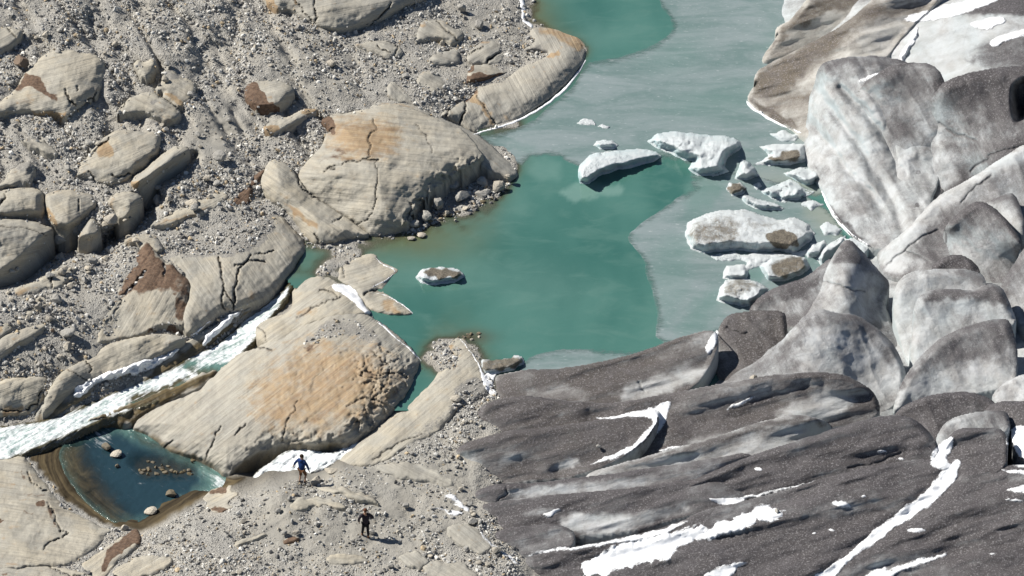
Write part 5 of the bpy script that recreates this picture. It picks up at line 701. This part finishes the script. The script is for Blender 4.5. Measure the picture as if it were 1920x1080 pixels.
berg('flat grey dirty berg nudging the rock spit and dark ice ridge', [(898,688),(905,672),(940,674),(962,670),(965,663),(980,668),(983,680),(965,692),(935,698),(910,700)], .35, 9, dirty=[([(903,675),(975,668),(975,688),(930,695),(905,695)], 4, .75)], blue=.0)

# ------------------------------------------------------------------ gravel and loose stones
def rot_mats(n, g):
    q = g.normal(size=(n, 4)); q /= np.linalg.norm(q, axis=1)[:, None]; w, x, y, z = q.T
    return np.stack([1-2*(y*y+z*z), 2*(x*y-z*w), 2*(x*z+y*w), 2*(x*y+z*w), 1-2*(x*x+z*z), 2*(y*z-x*w), 2*(x*z-y*w), 2*(y*z+x*w), 1-2*(x*x+y*y)], 1).reshape(n, 3, 3)
def ico(sub):
    bm = bmesh.new(); bmesh.ops.create_icosphere(bm, subdivisions=sub, radius=1); bm.verts.ensure_lookup_table()
    V = np.array([v.co[:] for v in bm.verts]); Fc = np.array([[v.index for v in f.verts] for f in bm.faces]); bm.free(); return V, Fc
SVIS = IDM == 1
i0, i1, j0, j1, gu2, gv2 = lat(-40, -40, 1060, 1100)
vis = SVIS[j0:j1, i0:i1] & (ZM[j0:j1, i0:i1] > -4.5)
riv = np.minimum(line_d(gu2, gv2, RIVER), line_d(gu2, gv2, RAPID)); psd, _, _ = poly_sd(gu2, gv2, smooth_poly(POOLP))
algm = ga[1][..., 2][6+j0:6+j1, 4+i0:4+i1] if True else 0; sandm = np.zeros(gu2.shape); sandm[:] = GSAND[6+j0:6+j1, 4+i0:4+i1]
dens = (algm < .3)*vis*(riv > 30)*(psd < -8)*(.25+.75*(1-sandm))*np.clip(.55+1.3*fbm(gu2/45, gv2/45, 3, 9), .08, 1.6)
vf = vis.astype(float)
for ax in (0, 1):
    kk = np.cumsum(np.pad(vf, [(5, 4) if a == ax else (0, 0) for a in (0, 1)], mode='edge'), axis=ax); hi = np.take(kk, range(9, kk.shape[ax]), axis=ax); lo = np.take(kk, range(0, kk.shape[ax]-9), axis=ax); vf = (hi-lo)/9.0
sub_id = IDM[j0:j1, i0:i1]; vf = vf[:vis.shape[0], :vis.shape[1]]
if vf.shape == vis.shape: dens = np.maximum(dens, .55*np.clip(vf*1.6-.15, 0, 1)*(sub_id > 10)*(riv > 34)*(psd < -8)*(gv2 < 640)*(gu2 < 900)*np.clip(.6+1.4*fbm(gu2/22, gv2/22, 3, 9), 0, 1.3))
EXTRA = [([(300,442),(420,422),(512,394),(516,425),(478,466),(410,480),(320,476)], .9), ([(850,725),(905,705),(925,740),(880,760),(840,785)], .7), ([(620,592),(680,602),(715,640),(690,648),(640,625),(600,640)], .45), ([(560,655),(600,612),(640,597),(600,640)], .5), ([(255,110),(270,125),(262,130)], .5), ([(700,255+0),(720,250),(715,262)], 0)]
for pl_, dn in EXTRA:
    sd_, _, _ = poly_sd(gu2+fbm(gu2/20, gv2/20, 3, 4)*12, gv2, smooth_poly(pl_)); dens = np.maximum(dens, dn*(sd_ > 0)*np.clip(.6+fbm(gu2/25, gv2/25, 3, 9), .1, 1))
dens *= np.where(gv2 > 860, .9, 1.25)
pr_ = dens.ravel()/dens.sum()
def gravel(name, label, sel_poly, n, med, sig, seed):
    g = np.random.default_rng(seed); m = sel_poly(gu2, gv2); p = dens*m; p = (p/p.sum()).ravel()
    ix = g.choice(p.size, n, p=p); u = gu2.ravel()[ix]+g.uniform(-1, 1, n); v = gv2.ravel()[ix]+g.uniform(-1, 1, n)
    r = np.clip(med*np.exp(g.normal(0, sig, n)), .6, 5.2)/33.0; z = zlook(u, v)+r*.25; pos = unproj(u, v, z)
    base, fc = ico(1); base = base/np.linalg.norm(base, axis=1)[:, None]; nvb = len(base)
    var = base[None]*g.uniform(.68, 1.18, (16, nvb, 1)); vi = g.integers(0, 16, n)
    sc = r[:, None]*np.stack([g.uniform(.8, 1.5, n), g.uniform(.7, 1.1, n), g.uniform(.5, .95, n)], 1)
    V = np.einsum('nij,nvj->nvi', rot_mats(n, g), var[vi]*sc[:, None, :])+pos[:, None, :]
    Fc = (fc[None]+(np.arange(n)*nvb)[:, None, None]).reshape(-1, 3)
    t = g.random(n); c = np.where((t < .5)[:, None], [.43, .42, .395], np.where((t < .72)[:, None], [.68, .66, .61], np.where((t < .92)[:, None], [.15, .145, .14], [.45, .36, .24])))*g.uniform(.75, 1.25, (n, 1))
    c = np.c_[c, np.ones(n)]
    o = mesh_obj(name, V.reshape(-1, 3), Fc, M['gravel'], {'tint': ('FLOAT_COLOR', np.repeat(c, nvb, 0))}, smooth=False); tag(o, label, 'gravel', None, 'stuff')
gravel('moraine_gravel', 'loose grey gravel covering the moraine slope left of the lake', lambda u, v: (v < 700)*1.0, 30000, 1.32, .58, 11)
gravel('ridge_gravel', 'loose grey gravel strewn over the foreground ridge', lambda u, v: (v >= 700)*1.0, 11000, 1.15, .55, 12)

def stone_mesh(seed, sub=2, cuts=9):
    g = np.random.default_rng(seed); V, Fc = ico(sub); V = V/np.linalg.norm(V, axis=1)[:, None]
    for _ in range(cuts):
        n = g.normal(size=3); n /= np.linalg.norm(n); d = g.uniform(.5, .82); k_ = V @ n; m = k_ > d; V[m] -= (k_[m]-d)[:, None]*n
    V *= np.array([1.15, .9, .8])*g.uniform(.9, 1.1, 3); V += g.normal(0, .012, V.shape)
    me = bpy.data.meshes.new('stone'); me.from_pydata([tuple(x) for x in V], [], [tuple(int(i) for i in f) for f in Fc]); me.update(); return me
STM = {}
for mk in ('stone', 'cream', 'brown', 'wetst'):
    STM[mk] = []
    for q in range(7):
        me = stone_mesh(100+q); me.materials.append(M[mk]); STM[mk].append(me)
def put_stone(name, label, cat, u, v, wpx, hpx, mk='stone', group=None, sink=.3, seed=None, z=None):
    g = random.Random(seed if seed is not None else int(u*31+v*17)); o = bpy.data.objects.new(name, g.choice(STM[mk])); C.objects.link(o)
    rx = wpx/33/2; rz = max(hpx/33/2*1.05, rx*.35); zz = (zat(u, v) if z is None else z)+rz*(1-sink)
    # (u, v) is the centre of the stone in the photo; its elevation comes from the ground it rests on
    o.location = Vector(unproj(np.array(float(u)), np.array(float(v)), zz)); o.scale = (rx/1.08, rx*.9, rz)
    o.rotation_euler = (g.uniform(-.25, .25), g.uniform(-.25, .25), g.uniform(-.5, .5) if wpx > 1.5*hpx else g.uniform(0, 6.28))
    tag(o, label, cat, group, 'thing'); return o
for a in [('round dark brown boulder beside the top of the brown-stained slab', 40, 117, 42, 34, 'brown'), ('grey-brown egg-shaped boulder alone in gravel left of the dome', 410, 291, 32, 30, 'stone'), ('small pale boulder with a rusty corner below the egg-shaped one', 388, 333, 18, 16, 'cream'),
          ('upright grey boulder near the top edge throwing a long black shadow', 863, 14, 24, 28, 'stone'), ('pale grey boulder below the upright one in the upper gravel', 897, 46, 26, 20, 'stone'), ('small pale boulder at the right toe of the two-lobed slab', 830, 80, 16, 16, 'cream'),
          ('white-topped boulder in the gravel right of the brown-ended block', 621, 119, 24, 18, 'cream'), ('flat white stone high on the upper left moraine', 85, 65, 18, 12, 'cream'), ('tall white stone right of the flat white stone on the upper moraine', 148, 68, 12, 17, 'cream'),
          ('angular upright block standing in the gully between pale boulders', 206, 413, 32, 36, 'cream'), ('square grey boulder at the top of the gully', 295, 375, 26, 28, 'stone'), ('pale flat boulder behind the tan diagonal rock', 362, 378, 30, 14, 'cream'),
          ('white angular boulder on the gravel bench above the stream', 126, 648, 24, 17, 'cream'), ('small orange stone on the gravel bench', 98, 619, 11, 11, 'brown'), ('dark flat boulder above the white one on the gravel bench', 126, 622, 34, 16, 'stone'),
          ('pale rounded boulder beside the figure in the blue jacket', 592, 902, 26, 19, 'cream'), ('flat tan slab stone at the rapids behind the blue jacket', 624, 882, 34, 10, 'cream'), ('round tan boulder on the rock spit near the glacier', 855, 746, 24, 14, 'cream'),
          ('pale lone boulder sitting on the dark glacier ridge', 1412, 709, 22, 18, 'cream'), ('small dark stone on the dark ice toe', 1123, 837, 10, 8, 'stone'), ('small pale stone on the upper edge of the dark ice toe', 902, 799, 9, 7, 'cream'), ('small olive rock on the largest snow field', 1457, 959, 12, 12, 'stone'),
          ('brown-tipped white rock in the upper pool', 200, 838, 22, 16, 'wetst'), ('white pointed rock in the upper pool below the brown one', 218, 850, 26, 13, 'cream'), ('white rock pair in the shallow near end of the pool', 283, 957, 28, 15, 'cream'), ('brown rock in the middle of the pool', 321, 924, 26, 14, 'wetst'), ('small brown rock left of the gravel bar in the pool', 220, 873, 12, 8, 'wetst'),
          ('pale cube-shaped stone at the near corner of the pool', 235, 989, 16, 17, 'cream'), ('dark grey boulder beside the figure in black', 697, 996, 18, 12, 'stone'), ('grey boulder leaning at the glacier edge above the lowest snow strip', 888, 977, 20, 16, 'stone'), ('tan boulder at the foot of the foreground ice', 930, 1031, 20, 14, 'cream'), ('pale boulder low on the ridge by the bottom edge', 915, 1057, 14, 12, 'cream'),
          ('tan flat stone in the lake shallows, right of two', 790, 440, 22, 10, 'cream'), ('tan flat stone in the lake shallows, left of two', 770, 446, 18, 7, 'cream'), ('single pale stone in the lake below the dome rubble', 854, 413, 9, 8, 'cream'),
          ('pale boulder at the tip of the dome rubble by the water', 934, 348, 34, 24, 'cream'), ('tall pale boulder leaning in the shaded hollow under the dome', 823, 380, 30, 38, 'stone'), ('grey boulder left of the tall leaning one under the dome', 800, 404, 28, 30, 'stone'), ('broad dark boulder in the hollow under the dome', 868, 366, 36, 28, 'stone'), ('dark wedge boulder at the top of the hollow under the dome', 850, 345, 30, 26, 'stone'), ('smooth grey boulder near the right end of the dome rubble', 905, 340, 28, 22, 'stone'), ('low dark boulder at the lower end of the dome hollow', 778, 418, 24, 22, 'stone'), ('flat grey boulder at the waterline under the dome', 905, 362, 34, 14, 'stone'), ('small pale stone at the waterline under the dome', 874, 390, 16, 10, 'cream'), ('pale pebble-like boulder below the tall leaning one', 838, 398, 14, 12, 'cream'),
          ('pale round boulder perched beside the dark hollow, right of the dome rubble', 952, 330, 20, 14, 'cream'), ('large grey boulder in the gully shadow below the cream blocks', 112, 447, 36, 34, 'stone'), ('grey split boulder below the pointed pale boulder', 120, 462, 30, 22, 'stone'), ('grey boulder at the lower end of the gully', 175, 490, 22, 20, 'stone'), ('dark leaning boulder low in the gully', 208, 470, 24, 16, 'stone')]:
    put_stone('boulder', a[0], 'boulder', *a[1:])
# stones large enough to tell apart, but all alike
LOOSE = []
def strew(n, zone, wr, mk, label, group, seed):
    g = random.Random(seed); gg = np.random.default_rng(seed)
    m = np.zeros(gu2.shape)
    for pl_ in zone: sd_, _, _ = poly_sd(gu2, gv2, smooth_poly(pl_, 1)); m = np.maximum(m, sd_ > 0)
    p = (m*(dens > .01)).ravel().astype(float)
    if p.sum() == 0: return
    for ix in gg.choice(p.size, n, p=p/p.sum()):
        w_ = wr[0]*(wr[1]/wr[0])**(g.random()**1.8); mk_ = g.choice(mk); LOOSE.append((put_stone('stone', label, 'stone', gu2.ravel()[ix], gv2.ravel()[ix], w_, w_*g.uniform(.6, .9), mk_, group, seed=int(ix)), gu2.ravel()[ix], gv2.ravel()[ix], w_, mk_))
UPPER = [[(0,0),(480,0),(620,60),(760,120),(840,100),(990,0),(990,60),(900,150),(760,160),(600,190),(480,260),(430,340),(300,380),(0,340)]]
GULLY = [[(60,480),(150,440),(280,370),(420,350),(430,365),(300,430),(220,470),(160,520),(100,600),(60,620),(0,590),(0,520)]]
strew(75, UPPER, (8, 20), ('stone', 'cream', 'stone'), 'loose grey stone among many on the upper moraine slope', 'stones on the moraine slope', 1)
strew(80, GULLY, (9, 26), ('stone', 'cream'), 'loose angular stone among many in the rubble gully', 'stones in the rubble gully', 2)
strew(22, [[(0,690),(60,650),(180,640),(180,670),(120,690),(20,720)]], (7, 16), ('stone', 'cream'), 'loose stone among many on the gravel bench above the stream', 'stones on the gravel bench', 3)
strew(75, [[(280,1000),(450,920),(560,895),(700,880),(850,930),(900,990),(930,1080),(260,1080)]], (7, 15), ('stone', 'cream', 'stone'), 'loose stone among many on the foreground ridge', 'stones on the foreground ridge', 4)
strew(24, [[(830,850),(860,800),(890,770),(905,790),(860,860),(880,930),(910,990),(880,990),(850,920)]], (7, 15), ('stone', 'cream'), 'loose stone among many along the dark glacier edge', 'stones along the glacier edge', 5)
for q in range(26):
    g = random.Random(q); put_stone('stone', 'dark wet stone among many in the gravel bar of the pool', 'stone', 250+g.random()*115, 862+g.random()*28, g.uniform(5, 12), g.uniform(4, 8), 'wetst', 'stones in the pool bar', seed=q, sink=.45)
for q in range(12):
    g = random.Random(50+q); put_stone('stone', 'small brown stone among several at the drowned tip of the rock spit', 'stone', 858+g.random()*42, 624+g.random()*14, g.uniform(5, 12), g.uniform(4, 7), g.choice(('wetst', 'wetst', 'cream')), 'stones at the tip of the rock spit', seed=q, sink=.5, z=-.03)
for q in range(20):
    g = random.Random(90+q); t = g.random(); put_stone('stone', 'small pale stone among many on the waterline under the dome', 'stone', 775+t*150+g.uniform(-6, 6), 428-t*62+g.uniform(-6, 6), g.uniform(6, 13), g.uniform(5, 9), g.choice(('cream', 'stone', 'wetst')), 'stones on the waterline under the dome', seed=q, sink=.5)

# each loose stone is told apart by its size, colour and what it lies beside
MARKS = [(100,150,'the brown-stained cream slab'),(505,178,'the brown-ended block'),(720,310,'the great dome'),(300,315,'the log-shaped rock'),(225,290,'the slab with orange patches'),(50,460,'the big grey edge block'),(235,385,'the rounded pale boulder'),(165,430,'the pointed pale boulder'),(350,395,'the tan diagonal rock'),(275,545,'the brown pyramid slab'),(75,530,'the low slab ridge'),(40,590,'the cracked pale slab'),(126,648,'the white bench boulder'),(567,890,'the blue-jacketed walker'),(684,985,'the walker in black'),(545,1012,'the dark brown flat rock'),(235,1030,'the brown-edged slab'),(880,1010,'the curved grey slab'),(600,945,'the pale arched slab'),(655,1050,'the pale bottom-edge slab'),(470,1013,'the small cream ledge'),(775,890,'the smooth grey slab'),(710,90,'the notched grey slab'),(650,20,'the top-edge slab'),(830,60,'the two-lobed slab'),(910,140,'the brown-sided block'),(310,165,'the angular orange-edged outcrop'),(85,65,'the flat white stone'),(410,291,'the egg-shaped boulder'),(545,225,'the orange-ended long rock'),(855,746,'the round tan boulder'),(888,977,'the leaning glacier-edge boulder'),(206,413,'the upright gully block'),(20,75,'the greenish corner slab')]
ORD = ['nearest', 'second nearest', 'third nearest', 'fourth nearest', 'fifth nearest', 'sixth nearest', 'seventh nearest', 'eighth nearest', 'ninth nearest', 'tenth nearest', 'eleventh nearest', 'twelfth nearest']
bins = {}
for o, u_, v_, w_, mk_ in LOOSE:
    d_, mu, mv, nm = min(((u_-a)**2+(v_-b)**2, a, b, n_) for a, b, n_ in MARKS)
    dn = ['right of', 'below right of', 'below', 'below left of', 'left of', 'above left of', 'above', 'above right of'][int(round(math.atan2(v_-mv, u_-mu)/(math.pi/4))) % 8]
    bins.setdefault((('small' if w_ < 10 else 'medium' if w_ < 14 else 'large'), 'pale' if mk_ == 'cream' else 'grey', dn, nm), []).append((d_, o))
for (sz, cl, dn, nm), it in bins.items():
    for q, (d_, o) in enumerate(sorted(it, key=lambda x: x[0])): o['label'] = f'{ORD[min(q, 11)]} {sz} {cl} stone {dn} {nm}' if len(it) > 1 else f'{sz} {cl} loose stone {dn} {nm}'
WORDS = 'first second third fourth fifth sixth seventh eighth ninth tenth eleventh twelfth thirteenth fourteenth fifteenth sixteenth seventeenth eighteenth nineteenth twentieth twenty-first twenty-second twenty-third twenty-fourth twenty-fifth twenty-sixth'.split()
for grp in ('stones in the pool bar', 'stones at the tip of the rock spit', 'stones on the waterline under the dome'):
    it = sorted([o for o in C.objects if o.get('group') == grp], key=lambda o: o.location.x)
    tx = {'stones in the pool bar': 'dark wet stone from the left in the pool gravel bar', 'stones at the tip of the rock spit': 'small stone from the left at the drowned spit tip', 'stones on the waterline under the dome': 'small stone from the left on the waterline under the dome'}[grp]
    for q, o in enumerate(it): o['label'] = WORDS[q]+' '+tx

# ------------------------------------------------------------------ the two walkers
PM = {k_: m_plain(k_, c_) for k_, c_ in dict(skin=(.42, .25, .17), hair_dark=(.05, .03, .018), hair_red=(.11, .045, .022), blue_cloth=(.010, .035, .135), dark_cloth=(.028, .022, .030), black_cloth=(.012, .012, .014), boot_brown=(.12, .055, .025), boot_dark=(.03, .022, .018)).items()}
def skin_mesh(name, chains, mat, parent, sub=2):
    """chains of (x, y, z, radius) grown into one surface; chains that start on an existing joint are welded to it"""
    vs, es, rs = [], [], []
    for ch in chains:
        prev = None
        for x, y, z, r in ch:
            hit = next((i for i, q in enumerate(vs) if abs(q[0]-x)+abs(q[1]-y)+abs(q[2]-z) < 1e-4), None)
            if hit is None: vs.append((x, y, z)); rs.append(r); hit = len(vs)-1
            if prev is not None: es.append((prev, hit))
            prev = hit
    me = bpy.data.meshes.new(name); me.from_pydata(vs, es, []); o = bpy.data.objects.new(name, me); C.objects.link(o)
    md = o.modifiers.new('skin', 'SKIN'); md.use_smooth_shade = True
    for i, r in enumerate(rs): me.skin_vertices[0].data[i].radius = (r, r)
    me.skin_vertices[0].data[0].use_root = True
    sb = o.modifiers.new('sub', 'SUBSURF'); sb.levels = sub; sb.render_levels = sub
    dg = bpy.context.evaluated_depsgraph_get(); nm = bpy.data.meshes.new_from_object(o.evaluated_get(dg)); o.modifiers.clear(); o.data = nm
    nm.materials.clear(); nm.materials.append(mat); nm.polygons.foreach_set('use_smooth', np.full(len(nm.polygons), True)); o.parent = parent; return o
def ball(name, c, r, mat, parent, cutz=None):
    V, Fc = ico(2); V = V/np.linalg.norm(V, axis=1)[:, None]; V = V*np.array(r)*(1+.05*np.sin(9*V[:, :1]+4*V[:, 2:3]))+np.array(c)
    return mesh_obj(name, V, Fc, mat, None, True, parent)
def person(label, u, v, head, cloth, leg, hair, boot, arms, legs, bare):
    z = zat(u, v); e = bpy.data.objects.new('person', None); C.objects.link(e); e.location = Vector(unproj(np.array(float(u)), np.array(float(v)), z)); e.rotation_euler = (0, 0, R(head)); e.scale = (1.06, 1.06, 1.06); tag(e, label, 'person', None, 'thing')
    pel = (0, 0, .93, .13); neck = (0, .02, 1.47, .055); top = (0, .03, 1.64, .095)
    hands = []
    for sx, (el, wr) in zip((-1, 1), arms):
        d = np.array(wr)-np.array(el); d = d/np.linalg.norm(d); palm = np.array(wr)+d*.07; side = np.array([-sx, 0, 0])*.5+np.array([0, 1, 0])
        hands.append([(*wr, .030), (*palm, .034)])
        for q, (off, ln) in enumerate(((-.033, .07), (-.011, .085), (.011, .08), (.033, .062))):
            a_ = palm+np.array([0, off, 0])+d*.03; b_ = a_+d*ln*.5+np.array([-sx*.012, 0, 0]); c_ = b_+d*ln*.5+np.array([-sx*.02, 0, 0]); hands.append([(*palm, .034), (*a_, .011), (*b_, .009), (*c_, .008)])
        th = np.array(wr)+d*.03; hands.append([(*wr, .030), (*(th+np.array([-sx*.02, .04, 0])), .012), (*(th+np.array([-sx*.03, .06, -.04])), .010)])
    ch = [[pel, (0, 0, 1.12, .12), (0, 0, 1.32, .13), neck, (0, .025, 1.56, .075), (0, .035, 1.65, .092), (0, .03, 1.73, .075)], [(0, .025, 1.56, .075), (0, .115, 1.60, .022)]]
    for sx, (el, wr), hd in zip((-1, 1), arms, (0, 1)):
        ch.append([(0, 0, 1.32, .13), (sx*.18, 0, 1.40, .06), (*el, .045), (*wr, .030)])
    ch += hands
    for sx, (kn, an) in zip((-1, 1), legs):
        ch.append([pel, (sx*.09, 0, .86, .085), (*kn, .058), (*an, .042), (an[0], an[1]+.10, an[2]-.05, .035)])
    skin_mesh('body', ch, PM['skin'], e)
    jk = [[(0, 0, .84, .175), (0, 0, 1.05, .165), (0, 0, 1.30, .18), (0, .01, 1.45, .085)]]
    for sx, (el, wr) in zip((-1, 1), arms):
        cuff = tuple(np.array(el)+(np.array(wr)-np.array(el))*.9); jk.append([(0, 0, 1.30, .18), (sx*.20, 0, 1.40, .078), (*el, .066), (*cuff, .052)])
    jacket = skin_mesh('jacket', jk, PM[cloth], e)
    if bare: ball('hood', (0, -.09, 1.44), (.12, .08, .07), PM[cloth], jacket)
    tr = []
    for sx, (kn, an) in zip((-1, 1), legs):
        end = tuple(np.array(kn)+(np.array(an)-np.array(kn))*(.12 if bare else .92)); tr.append([(0, 0, .92, .15), (sx*.09, 0, .84, .10), (*kn, .075), (*end, .066 if not bare else .078)])
    skin_mesh('shorts' if bare else 'trousers', tr, PM[leg], e)
    for sx, (kn, an) in zip((-1, 1), legs):
        skin_mesh('boot', [[(an[0], an[1]-.04, an[2]+.06, .055), (an[0], an[1]-.03, an[2]-.04, .052), (an[0], an[1]+.08, an[2]-.055, .048), (an[0], an[1]+.17, an[2]-.06, .040)]], PM[boot], e)
    ball('hair', (0, .005, 1.685), (.103, .115, .105), PM[hair], e)
    for sx in (-1, 1): ball('ear', (sx*.100, .035, 1.63), (.014, .028, .034), PM['skin'], e)
    return e
person('walker in a blue hooded jacket with bare tan legs, beside the lower rapids', 567, 906, -35, 'blue_cloth', 'boot_brown', 'hair_dark', 'boot_dark', [((-.36, -.06, 1.18), (-.50, -.02, .93)), ((.33, .04, 1.15), (.36, .10, .89))], [((-.11, .02, .48), (-.12, -.08, .09)), ((.12, .14, .50), (.14, .02, .12))], True)
person('walker in dark jacket and black trousers, alone on the gravel foreground', 686, 1008, 12, 'dark_cloth', 'black_cloth', 'hair_red', 'boot_brown', [((-.34, .02, 1.15), (-.30, .14, .90)), ((.38, -.02, 1.16), (.24, .22, 1.10))], [((-.12, .10, .50), (-.15, .16, .13)), ((.11, .03, .48), (.12, -.06, .09))], False)
